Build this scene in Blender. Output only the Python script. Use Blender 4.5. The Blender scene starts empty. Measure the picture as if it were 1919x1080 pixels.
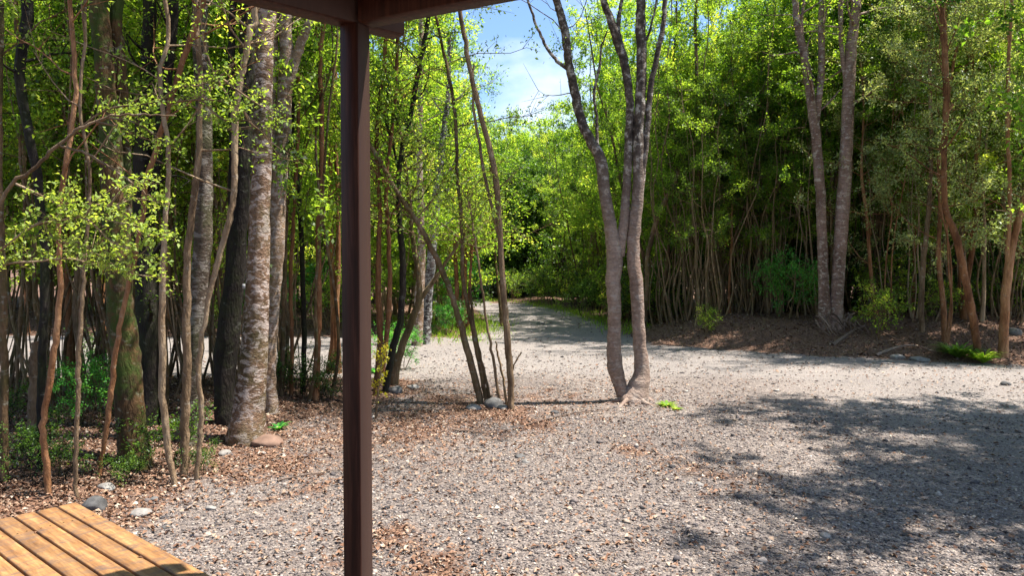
import bpy, math
import numpy as np
from mathutils import Vector
R = math.radians
rng = np.random.default_rng(11)

# ------------------------------------------------------------ camera, sky, sun, exposure
sc = bpy.context.scene
COL = sc.collection
CAMH, FPX, CX, CY, PITCH = 1.65, 1386.0, 959.5, 540.0, R(1.86)
cd = bpy.data.cameras.new('camera'); cam = bpy.data.objects.new('camera', cd); COL.objects.link(cam)
cam.location = (0, 0, CAMH); cam.rotation_euler = (R(90) - PITCH, 0, 0)
cd.lens = FPX / 1919 * 36; cd.sensor_width = 36; cd.clip_start = .05; cd.clip_end = 2000
sc.camera = cam
SUN_EL, SUN_AZ = R(68), (0.99, 0.09)          # direction towards the sun on the ground plan
world = bpy.data.worlds.new('World'); sc.world = world; world.use_nodes = True
nt = world.node_tree; nt.nodes.clear()
def N(nt, t, **kw):
    n = nt.nodes.new(t)
    for k, v in kw.items():
        if k.startswith('i_'):
            key = k[2:]
            key = int(key) if key.isdigit() else key.replace('_', ' ')
            n.inputs[key].default_value = v
        else: setattr(n, k, v)
    return n
sky = N(nt, 'ShaderNodeTexSky', sky_type='NISHITA', sun_disc=False, sun_elevation=SUN_EL,
        sun_rotation=math.atan2(SUN_AZ[0], SUN_AZ[1]), air_density=1.0, dust_density=.6, ozone_density=2.0)
tc = N(nt, 'ShaderNodeTexCoord')
mp = N(nt, 'ShaderNodeMapping'); mp.inputs['Scale'].default_value = (1.6, 1.6, 3.2); mp.inputs['Location'].default_value = (.35, .1, .52)
cn = N(nt, 'ShaderNodeTexNoise', i_Scale=2.6, i_Detail=7.0, i_Roughness=.55)
cr = N(nt, 'ShaderNodeValToRGB'); cr.color_ramp.elements[0].position = .49; cr.color_ramp.elements[1].position = .74; cr.color_ramp.elements[1].color = (.85, .85, .85, 1)
cm = N(nt, 'ShaderNodeMixRGB'); cm.inputs[2].default_value = (6.0, 6.4, 7.0, 1)
bg = N(nt, 'ShaderNodeBackground', i_Strength=.095); wo = N(nt, 'ShaderNodeOutputWorld')
L = nt.links.new
L(tc.outputs['Generated'], mp.inputs[0]); L(mp.outputs[0], cn.inputs['Vector']); L(cn.outputs['Fac'], cr.inputs[0])
sb = N(nt, 'ShaderNodeMixRGB', blend_type='MULTIPLY'); sb.inputs[0].default_value = 1; sb.inputs[2].default_value = (.86, .95, 1.03, 1)
L(sky.outputs[0], sb.inputs[1]); L(cr.outputs[0], cm.inputs[0]); L(sb.outputs[0], cm.inputs[1]); L(cm.outputs[0], bg.inputs[0]); L(bg.outputs[0], wo.inputs[0])
sd = bpy.data.lights.new('sun', 'SUN'); so = bpy.data.objects.new('sun', sd); COL.objects.link(so)
sd.energy = 5.0; sd.angle = R(.53); sd.color = (1, .94, .85)
sv = Vector((SUN_AZ[0] * math.cos(SUN_EL), SUN_AZ[1] * math.cos(SUN_EL), math.sin(SUN_EL))).normalized()
so.rotation_euler = sv.to_track_quat('Z', 'Y').to_euler()
vs = sc.view_settings; vs.view_transform = 'Standard'; vs.look = 'None'; vs.exposure = 1.35; vs.gamma = 1; vs.use_curve_mapping = False
cy = sc.cycles
cy.max_bounces = 7; cy.diffuse_bounces = 4; cy.glossy_bounces = 1; cy.transmission_bounces = 4; cy.transparent_max_bounces = 4
cy.caustics_reflective = False; cy.caustics_refractive = False; cy.sample_clamp_indirect = 4; cy.use_denoising = True
try: cy.denoiser = 'OPENIMAGEDENOISE'
except Exception: pass

# ------------------------------------------------------------ helpers
cp, sp = math.cos(PITCH), math.sin(PITCH)
def ray(px, py):
    x, z = (px - CX) / FPX, -(py - CY) / FPX
    return np.array([x, cp + z * sp, -sp + z * cp])
def P(px, py, d):
    r = ray(px, py); t = d / r[1]
    return np.array([r[0] * t, d, CAMH + r[2] * t])
def sstep(a, b, x): 
    t = np.clip((x - a) / (b - a), 0, 1); return t * t * (3 - 2 * t)
BANK = np.array([(1.6, 60), (-.7, 33.5), (.87, 30.2), (1.84, 26), (2.4, 21), (2.8, 15.2), (5.15, 13.3), (7.05, 12.5), (9, 11.9), (16, 12.3), (40, 14)])
# right side verge as y(x) for x>2.8, as x(y) for y>15
def bank_d(x, y):
    """metres past the verge line into the right-hand forest (negative: on the gravel)"""
    yv = np.interp(x, [2.8, 5.15, 7.05, 9, 16, 40], [15.0, 13.3, 12.4, 11.8, 12.2, 14])
    xv = np.interp(y, [13, 15.2, 21, 26, 30.2, 33.5, 36], [2.8, 2.8, 2.5, 1.84, .6, -2.2, -9])
    return np.minimum((y - yv) * .92, x - xv)
def left_d(x, y):
    """metres into the left-hand forest strip (positive inside)"""
    xe = np.interp(y, [0, 4.5, 5.7, 7.7, 9.5, 10.4, 11], [-2.6, -2.5, -2.5, -2.1, -1.2, -1.4, -5])
    return np.minimum(xe - x, (10.6 - y))
def farleft_d(x, y):
    """forest beyond the branch road on the left"""
    ye = np.interp(x, [-40, -12, -3, -1.2, -.6, 0], [17.5, 16.8, 16.4, 16.2, 17.5, 24])
    xe = np.interp(y, [16, 17.5, 22, 28.6, 32, 60], [-.7, -.45, -.6, -1.4, -3.5, -9])
    return np.minimum(y - ye, xe - x)
def wob(x, y, s, k=0.0):
    return (np.sin(x * s + 1.3 + k) * np.cos(y * s * .83 + 2.1 - k) + .5 * np.sin(x * s * 2.3 + y * s * 1.7 + k) + .25 * np.cos(x * s * 4.7 - y * s * 3.9 + k)) / 1.75
def H(x, y):
    b = bank_d(x, y)
    h = (.5 * sstep(-.1, 2.2, b) + .05 * sstep(0, .6, b)) * (.3 + .7 * sstep(20, 16.5, y))
    h = h + .10 * sstep(0, 1.0, left_d(x, y)) + .3 * sstep(0, 3, farleft_d(x, y))
    forest = np.maximum(np.maximum(sstep(0, 1, b), sstep(0, 1, left_d(x, y))), sstep(0, 1, farleft_d(x, y)))
    h = h + wob(x, y, 1.1) * .02 + wob(x, y, 3.1, 2) * (.008 + .035 * forest)
    return h
def G(px, py):
    r = ray(px, py); z = 0.0
    for _ in range(12):
        t = (z - CAMH) / r[2]; q = np.array([r[0] * t, r[1] * t, z]); z = .5 * z + .5 * float(H(q[0], q[1]))
    t = (z - CAMH) / r[2]
    return np.array([r[0] * t, r[1] * t, float(H(r[0] * t, r[1] * t))])

def nrm(v): return v / np.maximum(np.linalg.norm(v, axis=-1, keepdims=True), 1e-9)
class MB:
    """collects geometry and links it as ONE mesh"""
    def __init__(s): s.v = []; s.t = []; s.f4 = []; s.f3 = []; s.n = 0
    def add(s, v, f, tint=.5):
        v = np.asarray(v, float); f = np.asarray(f, int)
        (s.f4 if f.shape[1] == 4 else s.f3).append(f + s.n)
        s.v.append(v); s.t.append(np.broadcast_to(np.asarray(tint, float), (len(v),)).copy()); s.n += len(v)
    def tube(s, pts, rad, n=8, tint=.5, bump=0.0, r=rng, cap=False):
        pts = np.asarray(pts, float); rad = np.asarray(rad, float); k = len(pts)
        tg = nrm(np.gradient(pts, axis=0))
        up = np.array([1., 0, 0]) if abs(tg[0][0]) < .8 else np.array([0, 1., 0])
        rings = []
        u = nrm(up - tg[0] * np.dot(up, tg[0]))
        a = np.arange(n) * 2 * math.pi / n
        ph = r.random() * 9
        for i in range(k):
            u = nrm(u - tg[i] * np.dot(u, tg[i])); w = np.cross(tg[i], u)
            rr = rad[i]
            if bump: rr = rad[i] * (1 + bump * (np.sin(a * 2 + ph + i * .35) * .5 + np.sin(a * 3 + ph * 2 - i * .6) * .35 + r.normal(0, .25, n)))
            rings.append(pts[i] + np.outer(np.cos(a) * rr, u) + np.outer(np.sin(a) * rr, w))
        v = np.concatenate(rings)
        i0 = np.arange(k - 1)[:, None] * n; j = np.arange(n)[None]; j2 = (j + 1) % n
        f = np.stack([i0 + j, i0 + j2, i0 + n + j2, i0 + n + j], -1).reshape(-1, 4)
        s.add(v, f, tint)
        if cap:
            c = np.array([pts[-1]]); top = rings[-1]
            s.add(np.concatenate([top, c]), [[q, (q + 1) % n, n] for q in range(n)], tint)
    def box(s, o, ax, ay, az, tint=.5, bev=0.0):
        """box from corner-centre o with half vectors"""
        o, ax, ay, az = (np.asarray(q, float) for q in (o, ax, ay, az))
        if bev <= 0:
            v = [o + i * ax + j * ay + k * az for i in (-1, 1) for j in (-1, 1) for k in (-1, 1)]
            s.add(v, [[0, 1, 3, 2], [4, 6, 7, 5], [0, 4, 5, 1], [2, 3, 7, 6], [0, 2, 6, 4], [1, 5, 7, 3]], tint); return
        # chamfered prism along ax
        ly, lz = np.linalg.norm(ay), np.linalg.norm(az); ey, ez = ay / ly, az / lz
        prof = [(ly - bev, lz), (ly, lz - bev), (ly, -lz + bev), (ly - bev, -lz), (-ly + bev, -lz), (-ly, -lz + bev), (-ly, lz - bev), (-ly + bev, lz)]
        r0 = np.array([o - ax + p * ey + q * ez for p, q in prof]); r1 = r0 + 2 * ax
        s.add(np.concatenate([r0, r1]), [[i, (i + 1) % 8, 8 + (i + 1) % 8, 8 + i] for i in range(8)], tint)
        for rr in (r0, r1): s.add(rr, [[0, 1, 2, 3], [0, 3, 4, 7], [4, 5, 6, 7]], tint)
    def leaves(s, c, ax, nm, Ln, W, tint, curl=.25):
        """one diamond-shaped folded leaf per row"""
        m = len(c); ax = nrm(ax); sd_ = nrm(np.cross(ax, nm)); up = np.cross(sd_, ax)
        Ln = np.broadcast_to(Ln, (m,))[:, None]; W = np.broadcast_to(W, (m,))[:, None]
        mid = c + ax * Ln * .45
        v = np.stack([c, mid + sd_ * W * .5 + up * W * curl, c + ax * Ln - up * Ln * curl * .4, mid - sd_ * W * .5 + up * W * curl], 1).reshape(-1, 3)
        s.add(v, np.arange(m * 4).reshape(-1, 4), np.repeat(np.broadcast_to(tint, (m,)), 4))
    def build(s, name, mat, parent=None, loc=None, smooth=False):
        v = np.concatenate(s.v) if s.v else np.zeros((0, 3)); t = np.concatenate(s.t) if s.t else np.zeros(0)
        if loc is not None: v = v - np.asarray(loc)
        me = bpy.data.meshes.new(name); me.vertices.add(len(v)); me.vertices.foreach_set('co', v.astype(np.float32).ravel())
        f4 = np.concatenate(s.f4) if s.f4 else np.zeros((0, 4), int); f3 = np.concatenate(s.f3) if s.f3 else np.zeros((0, 3), int)
        loops = np.concatenate([f4.ravel(), f3.ravel()]); st = np.concatenate([np.arange(len(f4)) * 4, len(f4) * 4 + np.arange(len(f3)) * 3])
        me.loops.add(len(loops)); me.loops.foreach_set('vertex_index', loops.astype(np.int32))
        me.polygons.add(len(st)); me.polygons.foreach_set('loop_start', st.astype(np.int32))
        if smooth: me.polygons.foreach_set('use_smooth', np.ones(len(st), bool))
        at = me.attributes.new('tint', 'FLOAT', 'POINT'); at.data.foreach_set('value', t.astype(np.float32))
        me.update(calc_edges=True); me.validate()
        me.materials.append(mat)
        o = bpy.data.objects.new(name, me); COL.objects.link(o)
        if parent is not None: o.parent = parent
        elif loc is not None: o.location = Vector([float(q) for q in loc])
        return o
def tag(o, label=None, cat=None, group=None, kind=None):
    for k, v in (('label', label), ('category', cat), ('group', group), ('kind', kind)):
        if v: o[k] = v
    return o
def empty(name, loc, rz=0.0, s=1.0):
    o = bpy.data.objects.new(name, None); COL.objects.link(o); o.empty_display_size = .2
    o.location = Vector([float(q) for q in loc]); o.rotation_euler = (0, 0, rz); o.scale = (s, s, s); return o
def copy_tree(o, parent=None):
    c = o.copy(); COL.objects.link(c)
    if parent is not None: c.parent = parent
    for ch in list(o.children): copy_tree(ch, c)
    return c
def spline(pts, k=5):
    p = np.asarray(pts, float); p = np.vstack([2 * p[0] - p[1], p, 2 * p[-1] - p[-2]]); out = []
    for i in range(1, len(p) - 2):
        for t in np.arange(k) / k:
            out.append(.5 * ((2 * p[i]) + (-p[i - 1] + p[i + 1]) * t + (2 * p[i - 1] - 5 * p[i] + 4 * p[i + 1] - p[i + 2]) * t * t + (-p[i - 1] + 3 * p[i] - 3 * p[i + 1] + p[i + 2]) * t ** 3))
    out.append(p[-2]); return np.array(out)

# ------------------------------------------------------------ materials
def mat(name):
    m = bpy.data.materials.new(name); m.use_nodes = True; t = m.node_tree; t.nodes.clear()
    out = t.nodes.new('ShaderNodeOutputMaterial'); return m, t, out
def ramp(t, stops, interp='LINEAR'):
    r_ = t.nodes.new('ShaderNodeValToRGB'); r_.color_ramp.interpolation = interp; e = r_.color_ramp.elements
    while len(e) > 1: e.remove(e[-1])
    e[0].position = stops[0][0]; e[0].color = (*stops[0][1], 1)
    for p_, c_ in stops[1:]:
        q = e.new(p_); q.color = (*c_, 1)
    return r_
def leaf_mat(name, stops, trans=1.7, tw=.45, rough=.42, spec=.35, osc=.42):
    m, t, out = mat(name); l = t.links.new
    a = N(t, 'ShaderNodeAttribute', attribute_name='tint'); oi = N(t, 'ShaderNodeObjectInfo')
    ma = N(t, 'ShaderNodeMath', operation='MULTIPLY_ADD'); ma.inputs[1].default_value = osc; ma.inputs[2].default_value = -osc / 2
    ad = N(t, 'ShaderNodeMath', operation='ADD')
    l(oi.outputs['Random'], ma.inputs[0]); l(ma.outputs[0], ad.inputs[0]); l(a.outputs['Fac'], ad.inputs[1])
    rp = ramp(t, stops); l(ad.outputs[0], rp.inputs[0])
    b = N(t, 'ShaderNodeBsdfPrincipled', i_Roughness=rough); b.inputs['Specular IOR Level'].default_value = spec
    l(rp.outputs[0], b.inputs['Base Color'])
    tcol = N(t, 'ShaderNodeMixRGB', blend_type='MULTIPLY'); tcol.inputs[0].default_value = 1; tcol.inputs[2].default_value = (trans * 1.5, trans * 1.33, trans * .55, 1)
    l(rp.outputs[0], tcol.inputs[1])
    tr = N(t, 'ShaderNodeBsdfTranslucent'); l(tcol.outputs[0], tr.inputs[0])
    mx = N(t, 'ShaderNodeMixShader', i_0=tw); l(b.outputs[0], mx.inputs[1]); l(tr.outputs[0], mx.inputs[2]); l(mx.outputs[0], out.inputs[0])
    return m
G0 = [(0, (.02, .045, .01)), (.3, (.07, .13, .025)), (.6, (.15, .25, .035)), (.88, (.22, .34, .05)), (1, (.33, .38, .08))]
M = {}
M['leaf_bright'] = leaf_mat('leaf_bright', [(0, (.03, .08, .01)), (.4, (.1, .2, .022)), (.75, (.18, .31, .035)), (1, (.31, .38, .07))], trans=2.1, tw=.52, rough=.5)
M['leaf_mid'] = leaf_mat('leaf_mid', G0, trans=2.3, tw=.52, rough=.5)
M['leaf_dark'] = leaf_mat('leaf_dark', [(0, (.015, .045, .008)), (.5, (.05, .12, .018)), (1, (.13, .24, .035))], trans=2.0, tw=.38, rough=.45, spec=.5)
M['leaf_silver'] = leaf_mat('leaf_silver', [(0, (.08, .13, .05)), (.5, (.2, .28, .11)), (1, (.38, .45, .23))], trans=1.6, tw=.42, rough=.45, spec=.6)
M['leaf_small'] = leaf_mat('leaf_small', [(0, (.05, .1, .012)), (.5, (.13, .22, .035)), (1, (.3, .4, .1))], trans=1.7, tw=.42, rough=.55, spec=.25)
M['leaf_lush'] = leaf_mat('leaf_lush', [(0, (.014, .09, .018)), (.5, (.05, .24, .04)), (1, (.15, .42, .08))], trans=1.8, tw=.4)
M['leaf_yellow'] = leaf_mat('leaf_yellow', [(0, (.3, .3, .02)), (1, (.65, .6, .06))], trans=1.3, tw=.4)
M['grass'] = leaf_mat('grass', [(0, (.06, .16, .01)), (1, (.26, .42, .04))], trans=1.5, tw=.4)

def bark(name, stops, patch=None, pcol=(.5, .5, .45), pth=.58, scale=6.0, zs=.35, rough=.85, band=0.0, moss=0.0, bump=.5, pscale=9):
    m, t, out = mat(name); l = t.links.new
    tc_ = N(t, 'ShaderNodeTexCoord'); mp_ = N(t, 'ShaderNodeMapping'); mp_.inputs['Scale'].default_value = (1, 1, zs)
    l(tc_.outputs['Object'], mp_.inputs[0])
    n1 = N(t, 'ShaderNodeTexNoise', i_Scale=scale, i_Detail=6.0, i_Roughness=.65); l(mp_.outputs[0], n1.inputs['Vector'])
    oi = N(t, 'ShaderNodeObjectInfo'); ma = N(t, 'ShaderNodeMath', operation='MULTIPLY_ADD'); ma.inputs[1].default_value = .22; ma.inputs[2].default_value = -.11
    ad = N(t, 'ShaderNodeMath', operation='ADD'); l(oi.outputs['Random'], ma.inputs[0]); l(ma.outputs[0], ad.inputs[0]); l(n1.outputs['Fac'], ad.inputs[1])
    rp = ramp(t, stops); l(ad.outputs[0], rp.inputs[0]); col = rp.outputs[0]
    n2 = N(t, 'ShaderNodeTexNoise', i_Scale=scale * 9, i_Detail=4.0, i_Roughness=.6)
    mp2 = N(t, 'ShaderNodeMapping'); mp2.inputs['Scale'].default_value = (1, 1, .25 if not band else 1.6); l(tc_.outputs['Object'], mp2.inputs[0]); l(mp2.outputs[0], n2.inputs['Vector'])
    fm = N(t, 'ShaderNodeMixRGB', blend_type='MULTIPLY', i_0=.55); r2 = ramp(t, [(.3, (.35, .33, .32)), (.62, (1, 1, 1))]); l(n2.outputs['Fac'], r2.inputs[0]); l(col, fm.inputs[1]); l(r2.outputs[0], fm.inputs[2]); col = fm.outputs[0]
    if patch:
        n3 = N(t, 'ShaderNodeTexNoise', i_Scale=pscale, i_Detail=5.0, i_Roughness=.7, i_Distortion=.6)
        mp3 = N(t, 'ShaderNodeMapping'); mp3.inputs['Scale'].default_value = (1, 1, 1.7); l(tc_.outputs['Object'], mp3.inputs[0]); l(mp3.outputs[0], n3.inputs['Vector'])
        r3 = ramp(t, [(pth - .04, (0, 0, 0)), (pth + .03, (patch,) * 3)]); l(n3.outputs['Fac'], r3.inputs[0])
        pm = N(t, 'ShaderNodeMixRGB'); pm.inputs[2].default_value = (*pcol, 1); l(r3.outputs[0], pm.inputs[0]); l(col, pm.inputs[1]); col = pm.outputs[0]
    if band:
        w = N(t, 'ShaderNodeTexNoise', i_Scale=5.0, i_Detail=4.0, i_Roughness=.7)
        mp4 = N(t, 'ShaderNodeMapping'); mp4.inputs['Scale'].default_value = (.8, .8, 7.0); l(tc_.outputs['Object'], mp4.inputs[0]); l(mp4.outputs[0], w.inputs['Vector'])
        r4 = ramp(t, [(.38, (.45, .42, .42)), (.5, (1, 1, 1)), (.66, (1.5, 1.45, 1.4))]); l(w.outputs['Fac'], r4.inputs[0])
        bm = N(t, 'ShaderNodeMixRGB', blend_type='MULTIPLY', i_0=band); l(col, bm.inputs[1]); l(r4.outputs[0], bm.inputs[2]); col = bm.outputs[0]
    if moss:
        n5 = N(t, 'ShaderNodeTexNoise', i_Scale=3.0, i_Detail=8.0, i_Roughness=.75); l(tc_.outputs['Object'], n5.inputs['Vector'])
        r5 = ramp(t, [(.46, (0, 0, 0)), (.56, (moss,) * 3)]); l(n5.outputs['Fac'], r5.inputs[0])
        mm = N(t, 'ShaderNodeMixRGB'); mm.inputs[2].default_value = (.045, .07, .012, 1); l(r5.outputs[0], mm.inputs[0]); l(col, mm.inputs[1]); col = mm.outputs[0]
    b = N(t, 'ShaderNodeBsdfPrincipled', i_Roughness=rough); b.inputs['Specular IOR Level'].default_value = .2
    l(col, b.inputs['Base Color'])
    bp = N(t, 'ShaderNodeBump', i_Strength=min(1, bump * 1.7), i_Distance=.03); l(n2.outputs['Fac'], bp.inputs['Height']); l(bp.outputs[0], b.inputs['Normal'])
    l(b.outputs[0], out.inputs[0]); return m
M['bark_mottled'] = bark('bark_mottled', [(.3, (.08, .046, .026)), (.5, (.24, .148, .095)), (.7, (.37, .255, .175))], patch=.8, pcol=(.52, .43, .385), pth=.53, band=.3, scale=4, pscale=10, moss=.3)
M['bark_grey'] = bark('bark_grey', [(.3, (.05, .035, .025)), (.5, (.13, .095, .07)), (.7, (.22, .17, .135))], patch=.6, pcol=(.36, .32, .28), pth=.55, band=.3, scale=4, pscale=9, moss=.35)
M['bark_brown'] = bark('bark_brown', [(.3, (.08, .045, .024)), (.5, (.21, .13, .07)), (.7, (.34, .23, .14))], patch=.6, pcol=(.3, .29, .24), pth=.6, moss=.35)
M['bark_dark'] = bark('bark_dark', [(.3, (.01, .008, .007)), (.7, (.045, .035, .03))], patch=.45, pcol=(.17, .17, .15), pth=.64, moss=.22)
M['bark_mossy'] = bark('bark_mossy', [(.3, (.04, .025, .015)), (.5, (.13, .07, .03)), (.7, (.22, .13, .07))], patch=.6, pcol=(.28, .27, .2), pth=.6, moss=.95)
M['bark_orange'] = bark('bark_orange', [(.3, (.11, .042, .018)), (.5, (.28, .125, .055)), (.7, (.46, .25, .13))], patch=.3, pcol=(.4, .34, .26), pth=.62, rough=.7)
M['bark_pale'] = bark('bark_pale', [(.3, (.12, .075, .042)), (.5, (.28, .19, .115)), (.7, (.43, .32, .21))], patch=.4, pcol=(.46, .42, .35), pth=.62)
M['bark_smooth'] = bark('bark_smooth', [(.3, (.13, .082, .06)), (.5, (.28, .192, .148)), (.7, (.4, .3, .245))], patch=.45, pcol=(.42, .37, .33), pth=.58, band=.3, rough=.7, scale=3, bump=.4, pscale=8)
M['bark_pink'] = bark('bark_pink', [(.3, (.14, .085, .065)), (.5, (.29, .19, .155)), (.7, (.42, .31, .27))], patch=.6, pcol=(.5, .45, .4), pth=.57, band=.4, rough=.7, scale=3, bump=.4, pscale=9)
M['bark_lichen'] = bark('bark_lichen', [(.3, (.04, .033, .033)), (.5, (.11, .085, .08)), (.7, (.2, .16, .15))], patch=.9, pcol=(.42, .43, .42), pth=.53, scale=5, pscale=13, band=.4)

def ground_mat():
    m, t, out = mat('ground'); l = t.links.new
    tc_ = N(t, 'ShaderNodeTexCoord'); co = tc_.outputs['Object']
    def noise(s, d=5.0, r_=.6, dist=0.0):
        n = N(t, 'ShaderNodeTexNoise', i_Scale=s, i_Detail=d, i_Roughness=r_, i_Distortion=dist); l(co, n.inputs['Vector']); return n.outputs['Fac']
    def att(nm):
        a = N(t, 'ShaderNodeAttribute', attribute_name=nm); return a.outputs['Fac']
    def mix(f, a, b, bt='MIX'):
        x = N(t, 'ShaderNodeMixRGB', blend_type=bt)
        for i, q in enumerate((f, a, b)):
            if isinstance(q, (int, float)): x.inputs[i].default_value = q
            elif isinstance(q, tuple): x.inputs[i].default_value = (*q, 1)
            else: l(q, x.inputs[i])
        return x.outputs[0]
    def math_(op, a, b):
        x = N(t, 'ShaderNodeMath', operation=op)
        for i, q in enumerate((a, b)):
            if isinstance(q, (int, float)): x.inputs[i].default_value = q
            else: l(q, x.inputs[i])
        return x.outputs[0]
    v1 = N(t, 'ShaderNodeTexVoronoi', i_Scale=42.0); l(co, v1.inputs['Vector'])
    v2 = N(t, 'ShaderNodeTexVoronoi', i_Scale=95.0); l(co, v2.inputs['Vector'])
    s1 = N(t, 'ShaderNodeSeparateColor'); l(v1.outputs['Color'], s1.inputs[0]); s2 = N(t, 'ShaderNodeSeparateColor'); l(v2.outputs['Color'], s2.inputs[0])
    gc = ramp(t, [(0, (.06, .05, .05)), (.25, (.15, .13, .125)), (.55, (.225, .19, .175)), (.85, (.34, .29, .265)), (1, (.52, .47, .43))]); l(s1.outputs[0], gc.inputs[0])
    gc2 = ramp(t, [(0, (.09, .075, .075)), (.4, (.2, .17, .155)), (.8, (.32, .275, .25)), (1, (.43, .34, .26))]); l(s2.outputs[1], gc2.inputs[0])
    grav = mix(.5, gc.outputs[0], gc2.outputs[0])
    big = ramp(t, [(.3, (.66, .64, .63)), (.7, (1.02, 1.0, .97))]); l(noise(.55, 4.0), big.inputs[0])
    grav = mix(1.0, grav, big.outputs[0], 'MULTIPLY')
    dust = mix(.45, grav, (.31, .285, .27))                      # packed fine gravel of the road
    grav = mix(att('road'), grav, dust)
    lc = ramp(t, [(0, (.035, .02, .014)), (.35, (.11, .06, .04)), (.6, (.2, .11, .07)), (.8, (.3, .19, .13)), (1, (.42, .3, .22))]); l(s1.outputs[1], lc.inputs[0])
    lit = mix(.4, lc.outputs[0], gc2.outputs[0], 'MULTIPLY')
    lc2 = mix(.5, lit, (.2, .115, .08))
    lm = math_('ADD', att('litter'), math_('MULTIPLY', math_('SUBTRACT', noise(2.2, 7.0, .7), .5), 1.6))
    lr = ramp(t, [(.35, (0, 0, 0)), (.62, (1, 1, 1))]); l(lm, lr.inputs[0])
    col = mix(lr.outputs[0], grav, lc2)
    gm = math_('ADD', att('green'), math_('MULTIPLY', math_('SUBTRACT', noise(3.0, 6.0, .7), .5), 1.0))
    gr = ramp(t, [(.45, (0, 0, 0)), (.6, (1, 1, 1))]); l(gm, gr.inputs[0])
    col = mix(gr.outputs[0], col, (.05, .09, .015))
    b = N(t, 'ShaderNodeBsdfPrincipled', i_Roughness=.92); b.inputs['Specular IOR Level'].default_value = .2; l(col, b.inputs['Base Color'])
    hh = math_('ADD', math_('MULTIPLY', v1.outputs['Distance'], -1.0), math_('MULTIPLY', noise(30, 5.0, .7), .8))
    bp = N(t, 'ShaderNodeBump', i_Strength=.9, i_Distance=.02); l(hh, bp.inputs['Height']); l(bp.outputs[0], b.inputs['Normal'])
    l(b.outputs[0], out.inputs[0]); return m
M['ground'] = ground_mat()
# the forked tree's bark: smooth and brown below, dark with white lichen above head height
_m = M['bark_smooth'].copy(); _m.name = 'bark_forked'; _t = _m.node_tree
_out = [n for n in _t.nodes if n.type == 'OUTPUT_MATERIAL'][0]; _b = [n for n in _t.nodes if n.type == 'BSDF_PRINCIPLED'][0]
_src = _b.inputs['Base Color'].links[0].from_socket
_tc = N(_t, 'ShaderNodeTexCoord'); _sx = N(_t, 'ShaderNodeSeparateXYZ'); _t.links.new(_tc.outputs['Object'], _sx.inputs[0])
_mr = N(_t, 'ShaderNodeMapRange'); _mr.inputs[1].default_value = 1.9; _mr.inputs[2].default_value = 3.1; _t.links.new(_sx.outputs[2], _mr.inputs[0])
_n = N(_t, 'ShaderNodeTexNoise', i_Scale=13.0, i_Detail=6.0, i_Roughness=.7); _t.links.new(_tc.outputs['Object'], _n.inputs['Vector'])
_r = ramp(_t, [(.4, (.045, .033, .027)), (.53, (.12, .09, .072)), (.6, (.38, .34, .3)), (.75, (.54, .5, .45))]); _t.links.new(_n.outputs['Fac'], _r.inputs[0])
_x = N(_t, 'ShaderNodeMixRGB'); _t.links.new(_mr.outputs[0], _x.inputs[0]); _t.links.new(_src, _x.inputs[1]); _t.links.new(_r.outputs[0], _x.inputs[2]); _t.links.new(_x.outputs[0], _b.inputs['Base Color'])
M['bark_forked'] = _m
def tint_mat(name, stops, rough=.85, interp='LINEAR', ns=60.0, spec=.25):
    m, t, out = mat(name); l = t.links.new
    a = N(t, 'ShaderNodeAttribute', attribute_name='tint'); rp = ramp(t, stops, interp); l(a.outputs['Fac'], rp.inputs[0])
    tc_ = N(t, 'ShaderNodeTexCoord'); n = N(t, 'ShaderNodeTexNoise', i_Scale=ns, i_Detail=4.0); l(tc_.outputs['Object'], n.inputs['Vector'])
    r2 = ramp(t, [(.3, (.6, .6, .6)), (.7, (1.2, 1.2, 1.2))]); l(n.outputs['Fac'], r2.inputs[0])
    mx = N(t, 'ShaderNodeMixRGB', blend_type='MULTIPLY', i_0=1.0); l(rp.outputs[0], mx.inputs[1]); l(r2.outputs[0], mx.inputs[2])
    b = N(t, 'ShaderNodeBsdfPrincipled', i_Roughness=rough); b.inputs['Specular IOR Level'].default_value = spec; l(mx.outputs[0], b.inputs['Base Color'])
    bp = N(t, 'ShaderNodeBump', i_Strength=.4, i_Distance=.01); l(n.outputs['Fac'], bp.inputs['Height']); l(bp.outputs[0], b.inputs['Normal'])
    l(b.outputs[0], out.inputs[0]); return m
M['stones'] = tint_mat('stones', [(0, (.03, .028, .03)), (.25, (.1, .088, .09)), (.45, (.18, .148, .137)), (.68, (.28, .235, .212)), (.86, (.44, .39, .35)), (.93, (.36, .24, .15)), (1, (.66, .63, .59))])
M['litter'] = tint_mat('litter', [(0, (.045, .022, .015)), (.25, (.16, .08, .05)), (.5, (.24, .13, .08)), (.75, (.34, .22, .15)), (.92, (.45, .35, .26)), (1, (.62, .54, .45))], rough=.7, ns=25)
M['rock'] = tint_mat('rock', [(0, (.06, .06, .062)), (.5, (.15, .145, .14)), (1, (.31, .285, .26))], ns=22)
M['rock_brown'] = tint_mat('rock_brown', [(0, (.1, .05, .035)), (1, (.3, .2, .15))], ns=10)
M['twig'] = tint_mat('twig', [(0, (.08, .05, .035)), (1, (.34, .25, .2))], ns=30)

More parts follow.
